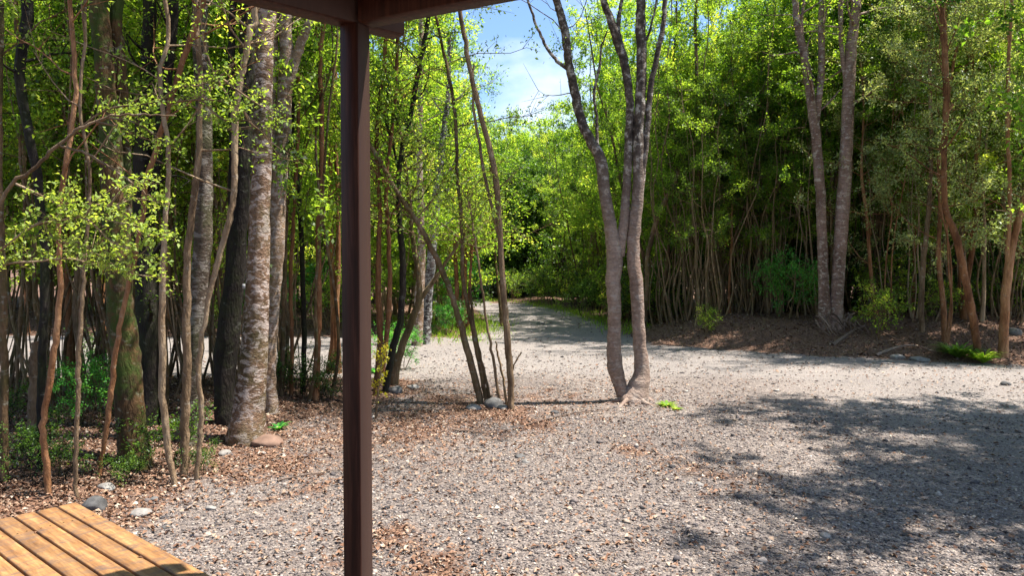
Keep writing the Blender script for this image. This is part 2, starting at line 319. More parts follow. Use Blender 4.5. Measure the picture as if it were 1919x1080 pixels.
def wood_mat(name, c, rough, streak=0.0, axis=(1, 1, 1), sc_=14, spec=.4, stain=(.2, .15, .12)):
    m, t, out = mat(name); l = t.links.new
    tc_ = N(t, 'ShaderNodeTexCoord'); mp_ = N(t, 'ShaderNodeMapping'); mp_.inputs['Scale'].default_value = axis
    l(tc_.outputs['Object'], mp_.inputs[0])
    n = N(t, 'ShaderNodeTexNoise', i_Scale=sc_, i_Detail=7.0, i_Roughness=.65, i_Distortion=.4); l(mp_.outputs[0], n.inputs['Vector'])
    rp = ramp(t, c); l(n.outputs['Fac'], rp.inputs[0]); col = rp.outputs[0]
    a = N(t, 'ShaderNodeAttribute', attribute_name='tint')
    r2 = ramp(t, [(0, (.72, .7, .66)), (1, (1.15, 1.12, 1.05))]); l(a.outputs['Fac'], r2.inputs[0])
    mx = N(t, 'ShaderNodeMixRGB', blend_type='MULTIPLY', i_0=1.0); l(col, mx.inputs[1]); l(r2.outputs[0], mx.inputs[2]); col = mx.outputs[0]
    if streak:
        n2 = N(t, 'ShaderNodeTexNoise', i_Scale=3.4, i_Detail=8.0, i_Roughness=.75, i_Distortion=.5)
        mp2 = N(t, 'ShaderNodeMapping'); mp2.inputs['Scale'].default_value = (6.5, 2.2, 1); l(tc_.outputs['Object'], mp2.inputs[0]); l(mp2.outputs[0], n2.inputs['Vector'])
        r3 = ramp(t, [(.48, (0, 0, 0)), (.66, (streak,) * 3)]); l(n2.outputs['Fac'], r3.inputs[0])
        m3 = N(t, 'ShaderNodeMixRGB'); m3.inputs[2].default_value = (*stain, 1); l(r3.outputs[0], m3.inputs[0]); l(col, m3.inputs[1]); col = m3.outputs[0]
    b = N(t, 'ShaderNodeBsdfPrincipled', i_Roughness=rough); b.inputs['Specular IOR Level'].default_value = spec; l(col, b.inputs['Base Color'])
    bp = N(t, 'ShaderNodeBump', i_Strength=.25, i_Distance=.004); l(n.outputs['Fac'], bp.inputs['Height']); l(bp.outputs[0], b.inputs['Normal'])
    l(b.outputs[0], out.inputs[0]); return m
M['stained_wood'] = wood_mat('stained_wood', [(.3, (.014, .004, .002)), (.5, (.042, .012, .007)), (.7, (.085, .032, .02))], .5, axis=(6, 6, .35), sc_=9, spec=.22)
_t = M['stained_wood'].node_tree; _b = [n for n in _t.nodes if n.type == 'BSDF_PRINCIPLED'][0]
_src = _b.inputs['Base Color'].links[0].from_socket                # sun and sky sheen painted in as greyer brown on right-turned faces
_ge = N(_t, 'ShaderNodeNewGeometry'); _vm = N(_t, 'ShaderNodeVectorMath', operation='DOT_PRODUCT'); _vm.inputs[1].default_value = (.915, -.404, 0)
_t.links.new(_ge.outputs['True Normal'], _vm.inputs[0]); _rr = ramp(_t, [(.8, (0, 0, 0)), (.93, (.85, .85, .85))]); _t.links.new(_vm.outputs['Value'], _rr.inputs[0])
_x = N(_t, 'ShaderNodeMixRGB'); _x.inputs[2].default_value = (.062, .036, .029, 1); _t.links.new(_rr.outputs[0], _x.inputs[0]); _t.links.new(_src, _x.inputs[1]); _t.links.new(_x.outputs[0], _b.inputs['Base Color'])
M['pine'] = wood_mat('pine', [(.3, (.16, .075, .03)), (.5, (.31, .16, .065)), (.7, (.45, .27, .12))], .6, streak=.95, axis=(1, 9, 1), sc_=5, stain=(.13, .085, .065))

# ------------------------------------------------------------ ground: one sheet
def axis_vals(lo, hi, step, far):
    a = np.arange(lo, hi + 1e-6, step); out = [a]; q = [hi]; g = step
    while q[-1] < far: g *= 1.35; q.append(q[-1] + g)
    p = [lo]; g = step
    while p[-1] > -far: g *= 1.35; p.append(p[-1] - g)
    return np.concatenate([np.array(p[1:])[::-1], a, np.array(q[1:])])
xs = axis_vals(-14, 14, .1, 600); ys = axis_vals(2.5, 22, .1, 600)
X, Y = np.meshgrid(xs, ys); x, y = X.ravel(), Y.ravel()
z = np.where((abs(x) < 60) & (abs(y) < 80), H(x, y), .3)
g = MB(); nx, ny = len(xs), len(ys)
i = np.arange(nx - 1)[None] + np.arange(ny - 1)[:, None] * nx
g.add(np.stack([x, y, z], 1), np.stack([i, i + 1, i + nx + 1, i + nx], -1).reshape(-1, 4), .5)
ground = g.build('ground', M['ground'], smooth=True); ground['kind'] = 'structure'
bd, ld, fd = bank_d(x, y), left_d(x, y), farleft_d(x, y)
def litter_f(x, y):
    bd, ld, fd = bank_d(x, y), left_d(x, y), farleft_d(x, y)
    lf = np.maximum(np.maximum(sstep(-.35, .4, bd), sstep(-.7, .6, ld)), sstep(-.2, .5, fd))
    red = .42 * np.exp(-((x + .4) / 1.9) ** 2 - ((y - 8.6) / 1.5) ** 2) + .35 * np.exp(-((x + 1.6) / 1.2) ** 2 - ((y - 7.0) / 1.1) ** 2)
    drift = .5 * sstep(.15, .9, wob(x, y, 1.7, 4) + .5 * wob(x, y, 4.3, 1)) * sstep(3.6, .5, x) * sstep(11.5, 9, y)
    return np.maximum(lf, red + .04 + drift + .13 * sstep(3.0, -1, x) * sstep(11, 6, y))
grn = .62 * np.exp(-((x + 1.35) / .7) ** 2 - ((y - 19.5) / 2.8) ** 2) + .45 * np.exp(-((bank_d(x, y) + .1) / .45) ** 2) * (y > 17)
road = sstep(10.2, 11.6, y) * (1 - sstep(-.3, .4, bd)) + sstep(3.0, 4.8, x) * (1 - sstep(-.5, .2, bd)) * .8
for nm, val in (('litter', litter_f(x, y)), ('green', grn), ('road', np.clip(road, 0, 1))):
    a_ = ground.data.attributes.new(nm, 'FLOAT', 'POINT'); a_.data.foreach_set('value', val.astype(np.float32))

# ------------------------------------------------------------ loose gravel and leaf litter (uncountable)
def scatter(n, ylo, yhi, power=1.0):
    u = rng.random(n); yy = ylo + (yhi - ylo) * u ** power
    xx = (rng.random(n) * 2 - 1) * (yy * .74 + .3); return xx, yy
def stones(n, ylo, yhi, smin, smax, keep, power=1.0):
    xx, yy = scatter(n, ylo, yhi, power); k = keep(xx, yy); xx, yy = xx[k], yy[k]; m = len(xx)
    s = smin + (smax - smin) * rng.random(m) ** 3.0
    base = np.array([[1, 0, 0], [-1, 0, 0], [0, 1, 0], [0, -1, 0], [0, 0, 1], [0, 0, -1.]])
    a = rng.random(m) * 6.28; v = base[None] * (1 + rng.normal(0, .22, (m, 6, 1))) + rng.normal(0, .18, (m, 6, 3))
    v = v * np.stack([np.ones(m), .55 + .4 * rng.random(m), .3 + .35 * rng.random(m)], -1)[:, None] * s[:, None, None]
    c, sn = np.cos(a)[:, None], np.sin(a)[:, None]
    v = np.stack([v[..., 0] * c - v[..., 1] * sn, v[..., 0] * sn + v[..., 1] * c, v[..., 2]], -1)
    v += np.stack([xx, yy, H(xx, yy) + s * .12], -1)[:, None]
    fb = np.array([[0, 2, 4], [2, 1, 4], [1, 3, 4], [3, 0, 4], [2, 0, 5], [1, 2, 5], [3, 1, 5], [0, 3, 5]])
    f = (fb[None] + (np.arange(m) * 6)[:, None, None]).reshape(-1, 3)
    return v.reshape(-1, 3), f, np.repeat(np.clip(rng.beta(1.7, 1.7, m), 0, 1), 6)
gv = MB()
def kg(xx, yy): return rng.random(len(xx)) > np.maximum(litter_f(xx, yy) * .75, .72 * sstep(1.8, 4.2, xx + .6 * wob(xx, yy, .9)) * sstep(3.0, 5.5, yy) + .15 * wob(xx, yy, 1.3, 3))
gv.add(*stones(150000, 3.6, 8.0, .003, .0165, kg, 1.0))
gv.add(*stones(50000, 7.0, 14.0, .006, .024, lambda a, b: kg(a, b) & (rng.random(len(a)) > sstep(9.5, 12, b) * .6)))
gv.add(*stones(1500, 3.6, 13.0, .02, .045, kg, .8))
gv.add(*stones(9000, 13, 34.0, .01, .035, lambda a, b: (bank_d(a, b) < .2) & (farleft_d(a, b) < .2)))
o = gv.build('gravel', M['stones']); tag(o, 'loose grey and white gravel spread over the yard and road', 'gravel', kind='stuff')
def litter(n, ylo, yhi, keep, smin=.018, smax=.05, power=1.0):
    xx, yy = scatter(n, ylo, yhi, power); k = keep(xx, yy); xx, yy = xx[k], yy[k]; m = len(xx)
    s = smin * .5 + (smax - smin * .5) * rng.random(m) ** 1.8
    a = rng.random(m) * 6.28; ax = np.stack([np.cos(a), np.sin(a), rng.normal(0, .22, m)], -1)
    nm = nrm(np.stack([rng.normal(0, .35, m), rng.normal(0, .35, m), np.ones(m)], -1))
    return np.stack([xx, yy, H(xx, yy) + .006 + .012 * rng.random(m)], -1), ax, nm, s, s * (.4 + .25 * rng.random(m)), np.clip(rng.beta(1.9, 1.7, m), 0, 1)
lt = MB()
lt.leaves(*litter(210000, 3.6, 12.0, lambda a, b: rng.random(len(a)) < litter_f(a, b) ** 1.3 + .035), curl=.35)
lt.leaves(*litter(90000, 11.0, 22.0, lambda a, b: rng.random(len(a)) < litter_f(a, b), .025, .07), curl=.35)
o = lt.build('leaf_litter', M['litter']); tag(o, 'dry brown and tan fallen leaves under the trees', 'fallen leaves', kind='stuff')

# ------------------------------------------------------------ foliage growth
def twig_leaves(mb, wood, starts, dirs, length, nper, leaf, tint, r=rng, spread=.06, asp=.5, twr=.0035, drawtw=True):
    """twigs with leaves alternately along them"""
    m = len(starts)
    if m == 0: return
    dirs = nrm(dirs); length = np.broadcast_to(length, (m,))
    bend = r.normal(0, .18, (m, 3)); ends = starts + dirs * length[:, None] + bend * length[:, None] * .5
    if drawtw:
        sd_ = nrm(np.cross(dirs, r.normal(0, 1, (m, 3))))
        w = twr
        v = np.stack([starts - sd_ * w, starts + sd_ * w, ends + sd_ * w * .3, ends - sd_ * w * .3], 1).reshape(-1, 3)
        wood.add(v, np.arange(m * 4).reshape(-1, 4), .5)
        up = nrm(np.cross(sd_, dirs))
        v = np.stack([starts - up * w, starts + up * w, ends + up * w * .3, ends - up * w * .3], 1).reshape(-1, 3)
        wood.add(v, np.arange(m * 4).reshape(-1, 4), .5)
    t = (.15 + .9 * r.random((m, nper)))[..., None]
    c = starts[:, None] * (1 - t) + ends[:, None] * t + r.normal(0, spread, (m, nper, 3))
    c = c.reshape(-1, 3); d = np.repeat(dirs, nper, 0)
    ax = d * .5 + r.normal(0, .6, c.shape); nm = r.normal(0, .55, c.shape) + np.array([0, 0, .8])
    Ln = leaf * (.6 + .7 * r.random(len(c)))
    tt = np.repeat(np.broadcast_to(tint, (m,)), nper) + r.normal(0, .13, len(c))
    mb.leaves(c, ax, nm, Ln, Ln * asp * (.8 + .4 * r.random(len(c))), np.clip(tt, 0, 1))
def grow(wood, lv, stem, rad, z0, z1, nb, blen, leaf, nper, ntw=7, tw=.45, tint=.5, r=rng, elev=(.1, .9), spread=.06, taper=.35, asp=.5, rb=.35, side=None):
    """limbs with twigs and leaves off a stem between two heights"""
    zz = stem[:, 2]; idx = np.where((zz >= z0) & (zz <= z1))[0]
    if len(idx) < 2: return
    S, D, T, LL = [], [], [], []
    az = r.random() * 6.28
    for q in range(nb):
        f = (q + r.random()) / nb; k = idx[min(int(f ** .72 * len(idx)), len(idx) - 1)]
        az += 2.4 + r.normal(0, .4); el = elev[0] + (elev[1] - elev[0]) * r.random()
        a2 = az if side is None else side + r.normal(0, .8)
        d = np.array([math.cos(a2) * math.cos(el), math.sin(a2) * math.cos(el), math.sin(el)])
        ln = blen * (.55 + .75 * r.random()) * (1 - taper * f)
        pts = [stem[k]]; dd = d.copy(); n_ = 5
        for _ in range(n_):
            dd = nrm(dd + r.normal(0, .2, 3) + np.array([0, 0, .04])); pts.append(pts[-1] + dd * ln / n_)
        pts = np.array(pts); rr = max(.006, rad[k] * rb); wood.tube(pts, np.linspace(rr, .003, len(pts)), 4, .5)
        bt = tint + r.normal(0, .2)
        for _ in range(ntw):
            u = .25 + .75 * r.random() ** .7; p = u * n_; a = int(min(p, n_ - 1e-3)); pt = pts[a] + (pts[a + 1] - pts[a]) * (p - a)
            S.append(pt); D.append(nrm(pts[a + 1] - pts[a]) * .6 + r.normal(0, .55, 3)); T.append(bt + r.normal(0, .06)); LL.append(tw * (.5 + .8 * r.random()))
    twig_leaves(lv, wood, np.array(S), np.array(D), np.array(LL), nper, leaf, np.array(T), r, spread, asp)
def wander(base, top, n, amp, r=rng):
    t = np.linspace(0, 1, n)[:, None]; p = np.asarray(base) * (1 - t) + np.asarray(top) * t
    w = np.cumsum(r.normal(0, amp, (n, 3)), 0); w -= w[0] + t * (w[-1] - w[0]) * .5; w[:, 2] = 0
    return spline(p + w, 3)

def proto(name, seed, nst, height, r0, z0, blen, nb, leaf, nper, ntw, lm, bm, spr=.5, lean=.6, tint=.5, tw=.45, spread=.07, topr=.3, amp=.09, elev=(.1, .9), asp=.5, sides=6):
    r = np.random.default_rng(seed); w = MB(); lv = MB()
    for k in range(nst):
        a = r.random() * 6.28; h = height * (.75 + .3 * r.random()); ro = (0 if nst == 1 else spr * .25 * r.random() + .05)
        b = np.array([math.cos(a) * ro, math.sin(a) * ro, -.25]); l_ = (lean * .5 if nst == 1 else lean) * r.random()
        tp = b + np.array([math.cos(a) * l_ * (1 + spr * 2), math.sin(a) * l_ * (1 + spr * 2), h])
        st = wander(b, tp, 9, amp, r); rr = r0 * (.45 + 1.1 * r.random() ** 1.6) if nst > 1 else r0
        t = np.linspace(0, 1, len(st)); rad = rr * (1 - (1 - topr) * t) * (1 + .5 * np.exp(-t * 30))
        w.tube(st, rad, sides, .5, bump=.06, r=r)
        grow(w, lv, st, rad, z0, h * 1.05, max(3, nb // nst), blen, leaf, nper, ntw, tw, tint, r, elev, spread, asp=asp)
    root = empty(name, (0, 0, -50)); w.build('trunk', M[bm], root, smooth=True); lv.build('crown', M[lm], root)
    root['category'] = 'shrub' if 'shrub' in name else 'tree'; return root
PR = {}
def reg(k, *a, **kw): PR[k] = dict(root=proto(*a, **kw), used=False)
EL = (-.15, .65)
reg('slim1', 'slender_tree', 1, 1, 9, .045, 2.0, 1.3, 34, .075, 19, 9, 'leaf_mid', 'bark_orange', tw=.32, spread=.045, elev=EL)
reg('slim2', 'slender_tree', 2, 2, 8.5, .04, 1.9, 1.3, 38, .075, 19, 9, 'leaf_bright', 'bark_pale', tint=.55, tw=.32, spread=.045, elev=EL)
reg('multi1', 'multi_stem_tree', 3, 5, 9.5, .045, 1.5, 1.5, 75, .08, 20, 10, 'leaf_mid', 'bark_brown', lean=.6, spr=1.2, tw=.34, spread=.05, elev=EL)
reg('multi2', 'multi_stem_tree', 4, 4, 10.5, .06, 2.4, 1.6, 75, .085, 20, 10, 'leaf_bright', 'bark_brown', lean=.7, tw=.36, spread=.05, elev=EL)
reg('multi3', 'multi_stem_tree', 5, 10, 8, .024, 2.1, 1.0, 72, .07, 18, 9, 'leaf_mid', 'bark_brown', lean=.3, spr=2.6, amp=.12, tw=.3, spread=.045, elev=EL)
reg('multi4', 'multi_stem_tree', 15, 9, 8.5, .022, 1.9, .95, 66, .07, 18, 9, 'leaf_bright', 'bark_pale', lean=.35, spr=2.4, amp=.14, tw=.3, spread=.045, elev=EL)
reg('canopy1', 'canopy_tree', 6, 1, 13, .11, 3.0, 2.4, 75, .1, 20, 13, 'leaf_mid', 'bark_lichen', tw=.5, spread=.07)
reg('canopy2', 'canopy_tree', 7, 1, 12, .12, 3.0, 2.6, 75, .1, 20, 13, 'leaf_bright', 'bark_brown', tw=.5, spread=.07, tint=.5)
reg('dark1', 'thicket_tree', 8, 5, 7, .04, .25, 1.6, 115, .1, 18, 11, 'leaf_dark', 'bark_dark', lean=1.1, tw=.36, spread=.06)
reg('bushy1', 'bushy_tree', 9, 6, 7.5, .035, .3, 1.6, 105, .095, 20, 11, 'leaf_bright', 'bark_brown', lean=1.1, tint=.6, tw=.36, spread=.055, elev=EL)
reg('bushy2', 'bushy_tree', 19, 5, 6.5, .035, .2, 1.5, 100, .085, 20, 11, 'leaf_mid', 'bark_brown', lean=1.1, tint=.5, tw=.36, spread=.055, elev=EL)
reg('silver1', 'silvery_tree', 10, 3, 8.5, .04, 1.1, 1.6, 80, .065, 20, 11, 'leaf_silver', 'bark_orange', lean=.9, asp=.4, tw=.34, spread=.045, elev=EL)
reg('shrub1', 'leafy_shrub', 12, 6, 1.1, .012, .15, .45, 34, .055, 9, 5, 'leaf_mid', 'bark_brown', lean=.35, tw=.22, spread=.03, amp=.03)
reg('shrub2', 'leafy_shrub', 13, 7, 1.4, .012, .2, .5, 50, .045, 14, 6, 'leaf_lush', 'bark_brown', lean=.4, tw=.25, spread=.03, amp=.03)
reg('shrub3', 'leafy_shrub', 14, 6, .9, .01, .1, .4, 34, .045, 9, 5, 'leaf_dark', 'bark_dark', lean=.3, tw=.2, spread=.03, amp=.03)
DESC = {'slim1': 'orange stemmed', 'slim2': 'two stemmed', 'multi1': 'five stemmed', 'multi2': 'four stemmed', 'multi3': 'brown wand thin',
        'canopy1': 'lichen spotted', 'canopy2': 'brown trunked', 'multi4': 'pale wand thin', 'dark1': 'dark bushy', 'bushy1': 'bright green bushy', 'bushy2': 'duller green bushy', 'silver1': 'silvery leaved',
        'shrub1': 'light green', 'shrub2': 'lush emerald', 'shrub3': 'small dark'}
def place(k, x, y, label, group=None, s=1.0, rz=None, zoff=0.0):
    p = PR[k]
    o = p['root'] if not p['used'] else copy_tree(p['root']); p['used'] = True
    o.location = (x, y, float(H(x, y)) + zoff); o.rotation_euler = (rng.normal(0, .02), rng.normal(0, .02), rng.random() * 6.28 if rz is None else rz); o.scale = (s, s, s * (.95 + .1 * rng.random()))
    o['label'] = label
    if 'group' in o and not group: del o['group']
    if group: o['group'] = group
    return o
def zone(n, keys, xr, yr, ok, label, group, smin=.85, smax=1.15, mind=.8, zsc=None):
    pts = []; tries = 0
    while len(pts) < n and tries < n * 60:
        tries += 1; x_ = xr[0] + (xr[1] - xr[0]) * rng.random(); y_ = yr[0] + (yr[1] - yr[0]) * rng.random()
        if not ok(x_, y_) or any((x_ - a) ** 2 + (y_ - b) ** 2 < mind ** 2 for a, b in pts): continue
        pts.append((x_, y_)); s = smin + (smax - smin) * rng.random()
        if zsc: s *= zsc(x_, y_)
        k_ = keys[rng.integers(len(keys))]; place(k_, x_, y_, DESC[k_] + ' ' + label, group, s)

def inview(x, y, m=.74): return abs(x) < y * m + 1
# right-hand forest
zone(25, ['multi3', 'multi4', 'multi2', 'slim2', 'slim1', 'multi4'], (2.9, 15), (13, 18.5), lambda x, y: 1.8 < bank_d(x, y) < 4.0 and inview(x, y) and not (4.5 < x < 7.4 and y < 16.2),
     'front tree of the wood right of the yard', 'front trees of the right-hand wood', mind=.85, smin=.72, smax=.98)
zone(13, ['multi2', 'multi4', 'multi3', 'slim2'], (3.5, 19), (15.5, 23), lambda x, y: 2.8 < bank_d(x, y) < 5 and inview(x, y),
     'tree behind the front rows of the right-hand wood', 'second row of the right-hand wood', mind=1.1, smin=.8, smax=1.0)
zone(15, ['canopy1', 'canopy2', 'multi2', 'multi1'], (3.5, 19), (15.5, 23), lambda x, y: bank_d(x, y) > 4.6 and inview(x, y),
     'tree deep in the wood right of the yard', 'inner trees of the right-hand wood', mind=1.1)
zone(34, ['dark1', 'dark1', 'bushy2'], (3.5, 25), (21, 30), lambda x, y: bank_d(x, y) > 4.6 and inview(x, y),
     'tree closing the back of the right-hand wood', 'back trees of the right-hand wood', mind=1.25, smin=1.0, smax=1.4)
zone(14, ['multi3', 'multi4'], (3, 6.2), (14.3, 17.5), lambda x, y: 1.3 < bank_d(x, y) < 3.2 and not (4.4 < x and y < 16.2), 'tree in the thicket left of the twin trunks', 'thicket of wands left of the twin trunks', mind=.55, smin=.7, smax=.95)
# verge right of the far road
zone(20, ['multi3', 'multi3', 'multi1', 'slim2'], (1, 6), (16.5, 32), lambda x, y: .9 < bank_d(x, y) < 3.0 and x / y > .075,
     'tree on the right verge of the far road', 'trees along the right verge of the far road', smin=.55, smax=.8, mind=.9)
for k_, x_, y_, s_, w_ in (('multi2', 3.2, 21.0, .95, 'tall leafy tree seen between the limbs of the forked yard tree'), ('multi2', 3.1, 24.5, 1.0, 'tall leafy tree on the right verge just right of the sky gap'),
                     ('multi1', 3.7, 18.6, 1.0, 'leafy tree right behind the right limb of the forked yard tree'), ('slim2', 2.9, 27.0, 1.05, 'slender two stemmed tree at the edge of the sky gap')):
    place(k_, x_, y_, w_, None, s_)
# road end
zone(17, ['dark1', 'dark1', 'bushy2'], (-3.5, 5.5), (34, 39), lambda x, y: bank_d(x, y) > 1.0,
     'tree closing the view where the road bends', 'trees at the bend of the road', smin=.8, smax=.95, mind=1.15)
zone(20, ['bushy1', 'bushy1', 'bushy2'], (-9, 10), (41, 52), lambda x, y: True,
     'far tree above the bend of the road', 'far trees above the road bend', smin=1.1, smax=1.25, mind=1.7,
     zsc=lambda x, y: 1.2 if -.03 < x / y < .10 else 1.3)
# left verge of the far road / behind the branch road
zone(24, ['bushy1', 'multi2', 'slim2', 'multi1', 'bushy2'], (-9, -1), (16.8, 32), lambda x, y: .9 < farleft_d(x, y) and x > -.36 * y and x < -.06 * y - .3,
     'tree left of the far road behind the gravel crossing', 'trees left of the far road', smin=.85, smax=1.1, mind=1.25)
zone(24, ['canopy2', 'multi2', 'multi1', 'slim1', 'slim2'], (-20, -5), (17, 22), lambda x, y: .5 < farleft_d(x, y) and inview(x, y, .8) and x < -.3 * y,
     'tree beyond the left branch road', 'trees beyond the left branch road', smin=.9, smax=1.2, mind=1.35)
zone(28, ['bushy1', 'bushy2', 'bushy1'], (-25, -5), (21.5, 29), lambda x, y: inview(x, y, .8) and x < -.22 * y,
     'tree closing the wood beyond the left branch road', 'back trees beyond the left branch road', smin=1.0, smax=1.4, mind=1.4)
# left strip
zone(13, ['multi3', 'multi4', 'multi3'], (-8.5, -2.6), (8.6, 10.4), lambda x, y: left_d(x, y) > .1 and inview(x, y, .72), 'clump at the path edge behind the big trunks', 'wand clumps at the path edge', smin=.6, smax=.85, mind=.6)
zone(14, ['slim1', 'slim2', 'multi3', 'multi4'], (-9, -2.6), (7.4, 10.4), lambda x, y: left_d(x, y) > .3 and inview(x, y, .78),
     'tree in the strip behind the big mottled trunks', 'thin trees of the left-hand strip', smin=.65, smax=.9, mind=.75)
for x_, y_, s_, w_ in ((7.7, 13.2, .85, 'between the pale thin trunk and the orange ones'), (9.6, 12.9, .9, 'just beyond the right edge trunks'), (9.0, 14.6, 1.05, 'second line behind the right edge trunks'), (7.3, 14.6, .8, 'right of the twin trunks')):
    place('silver1', x_, y_, 'silvery leaved tree ' + w_, None, s_)
# trees right of the yard, whose shade falls on the gravel
for (x_, y_, s_, k_) in ((7.0, 6.7, .74, 'multi2'), (8.0, 5.2, .85, 'canopy1'), (8.8, 8.0, .85, 'canopy2'), (6.4, 4.5, .8, 'multi1'), (10.4, 6.4, 1, 'canopy1'), (5.9, 5.6, .66, 'multi2'), (6.4, 7.9, .8, 'multi2'), (5.5, 6.0, .85, 'multi2'), (5.0, 4.7, .75, 'multi1'), (6.7, 3.6, .75, 'multi2')):
    place(k_, x_, y_, 'tree standing right of the yard that throws shade on its gravel', 'trees right of the yard', s_)

# ------------------------------------------------------------ trees drawn one by one
def hero(name, label, base, stems, bm, *a_, ws=1.0, **k_):
    stems = [[(q[0], q[1], q[2] * ws) + tuple(q[3:]) for q in s] for s in stems]
    return hero_(name, label, base, stems, bm, *a_, **k_)
def hero_(name, label, base, stems, bm, lm='leaf_small', group=None, ext=3.5, z0=2.3, nb=14, blen=1.0, leaf=.035, nper=12, ntw=7, tint=.5, flare=1.5, sides=10, tw=.32, spread=.045, extras=None, side=None, cat='tree', bump=.07, asp=.5, seed=1, up=None, wiggle=.004, top=None):
    """stems: lists of (px, py, width_px, depth offset) from the root upwards"""
    r = np.random.default_rng(seed + 100); b = G(*base); d0 = b[1]
    w = MB(); lv = MB(); outst = []
    for si, s in enumerate(stems):
        pts = np.array([P(q[0], q[1], d0 + (q[3] if len(q) > 3 else 0)) for q in s]); rad = np.array([q[2] * .92 / 2 / FPX * (d0 + (q[3] if len(q) > 3 else 0)) for q in s])
        onground = si == 0 or s[0][1] > base[1] - 25
        if onground:
            pts = np.vstack([[pts[0][0], pts[0][1], min(pts[0][2], H(pts[0][0], pts[0][1])) - .15], pts]); rad = np.concatenate([[rad[0] * flare], rad])
        e = ext if (s[-1][1] < 60) else 0
        if e:
            d_ = nrm(pts[-1] - pts[-2]) ; d_ = nrm(d_ + np.array([0, 0, .6]))
            q = pts[-1]
            for k in range(4):
                d_ = nrm(d_ + r.normal(0, .12, 3)); q = q + d_ * e / 4; pts = np.vstack([pts, q]); rad = np.append(rad, rad[-1] * .72)
        m = 6; sp_ = spline(pts, m); rd = np.interp(np.linspace(0, len(rad) - 1, len(sp_)), np.arange(len(rad)), rad)
        sp_[1:] += r.normal(0, wiggle, (len(sp_) - 1, 3))
        w.tube(sp_, rd, sides if rd.max() > .03 else 6, .5, bump=bump, r=r, cap=True)
        outst.append((sp_, rd))
        if top and si == 0: grow(w, lv, sp_, rd, top[0], 99, top[1], top[2], .085, 18, 12, .5, tint, r, spread=.08)
        if nb: grow(w, lv, sp_, rd, z0, 99, nb, blen, leaf, nper, ntw, tw, tint, r, spread=spread, side=side, asp=asp)
    if extras: extras(w, lv, r, d0)
    root = empty(name, b); root['category'] = cat
    w.build('trunk', M[bm], root, loc=b, smooth=True)
    if lv.n: lv.build('crown', M[lm], root, loc=b)
    tag(root, label, None, group); return root
def spray(paths, d, leaf=.026, nper=8, tint=.75, ntw=5, tw=.11, wr=4, spread=.009):
    """fine branches drawn in detail, with small leaves"""
    def f(w, lv, r, d0):
        S, D, T = [], [], []
        for p in paths:
            dd = p[0][2] if len(p[0]) > 2 else d
            pts = spline(np.array([P(q[0], q[1], (q[2] if len(q) > 2 else d)) for q in p]), 4)
            w.tube(pts, np.linspace(wr / 2 / FPX * dd, .0018, len(pts)), 5, .8)
            for k in range(2, len(pts)):
                for _ in range(ntw):
                    if r.random() < .65:
                        S.append(pts[k] + r.normal(0, .01, 3)); D.append(nrm(pts[k] - pts[k - 1]) * .7 + r.normal(0, .6, 3) + np.array([0, 0, .25])); T.append(tint + r.normal(0, .12))
        twig_leaves(lv, w, np.array(S), np.array(D), tw * (.5 + .9 * r.random(len(S))), nper, leaf, np.array(T), r, spread, .55, .0019)
    return f

# --- left strip, the big trunks
birch = hero('mottled_tree', 'big pale mottled trunk flaring at its foot, front one of the group by the post', (462, 828),
     [[(462, 826, 84), (466, 770, 66), (474, 690, 56), (480, 600, 50), (484, 500, 46), (487, 400, 40), (491, 300, 38), (493, 180, 37), (496, 60, 36), (497, 0, 36)]],
     'bark_mottled', nb=20, z0=4.4, blen=2.2, leaf=.06, nper=14, ntw=10, tw=.45, ext=6, flare=1.15, sides=16, seed=1, bump=.025, wiggle=.002)
t_ = MB(); pt = P(457, 537, G(462, 828)[1] - .2); t_.box(pt, (.011, .003, 0), (0, .002, 0), (0, 0, .022), .5)
t_.build('tag', tint_mat('tag_white', [(0, (.3, .3, .3)), (1, (.3, .3, .3))]), birch, loc=G(462, 828))
hero('mottled_tree', 'slimmer mottled trunk right of the big pale one, its limb leaning right', (506, 775),
     [[(508, 772, 34), (504, 700, 30), (508, 600, 30), (517, 480, 33), (524, 350, 32), (532, 220, 30), (536, 100, 28), (538, 0, 26)],
      [(522, 330, 20), (508, 240, 20), (510, 120, 22), (516, 20, 22)],
      [(514, 255, 14), (530, 190, 24), (548, 130, 22), (566, 75, 18), (585, 20, 15)]], 'bark_mottled', nb=18, z0=4.4, blen=2.4, leaf=.06, nper=14, ntw=10, tw=.45, ext=5, sides=12, seed=2)
hero('dark_tree', 'nearly black trunk standing just left of the big pale mottled one', (428, 800),
     [[(428, 798, 54, .1), (420, 740, 42, .1), (428, 620, 44, .1), (444, 480, 36, .1), (455, 330, 34, .1), (462, 160, 32, .1), (466, 0, 30, .1)],
      [(412, 790, 20, .1), (418, 650, 16, .1), (430, 480, 14, .1), (436, 300, 14, .1), (437, 0, 14, .1)]], 'bark_dark', nb=10, z0=5, blen=1.4, leaf=.05, ext=5, sides=14, seed=3)
hero('mossy_tree', 'thick brown mossy trunk with an orange scar behind the thin left stems', (250, 872),
     [[(252, 870, 66), (246, 800, 58), (238, 700, 54), (228, 600, 52), (222, 500, 50), (214, 380, 44), (204, 240, 40), (196, 120, 38), (187, 0, 36)],
      [(232, 560, 22, .1), (238, 380, 20, .1), (232, 220, 22, .1), (222, 90, 24, .1), (220, 0, 24, .1)]], 'bark_mossy', nb=14, z0=4.2, blen=1.4, leaf=.045, ext=5, sides=14, seed=4)
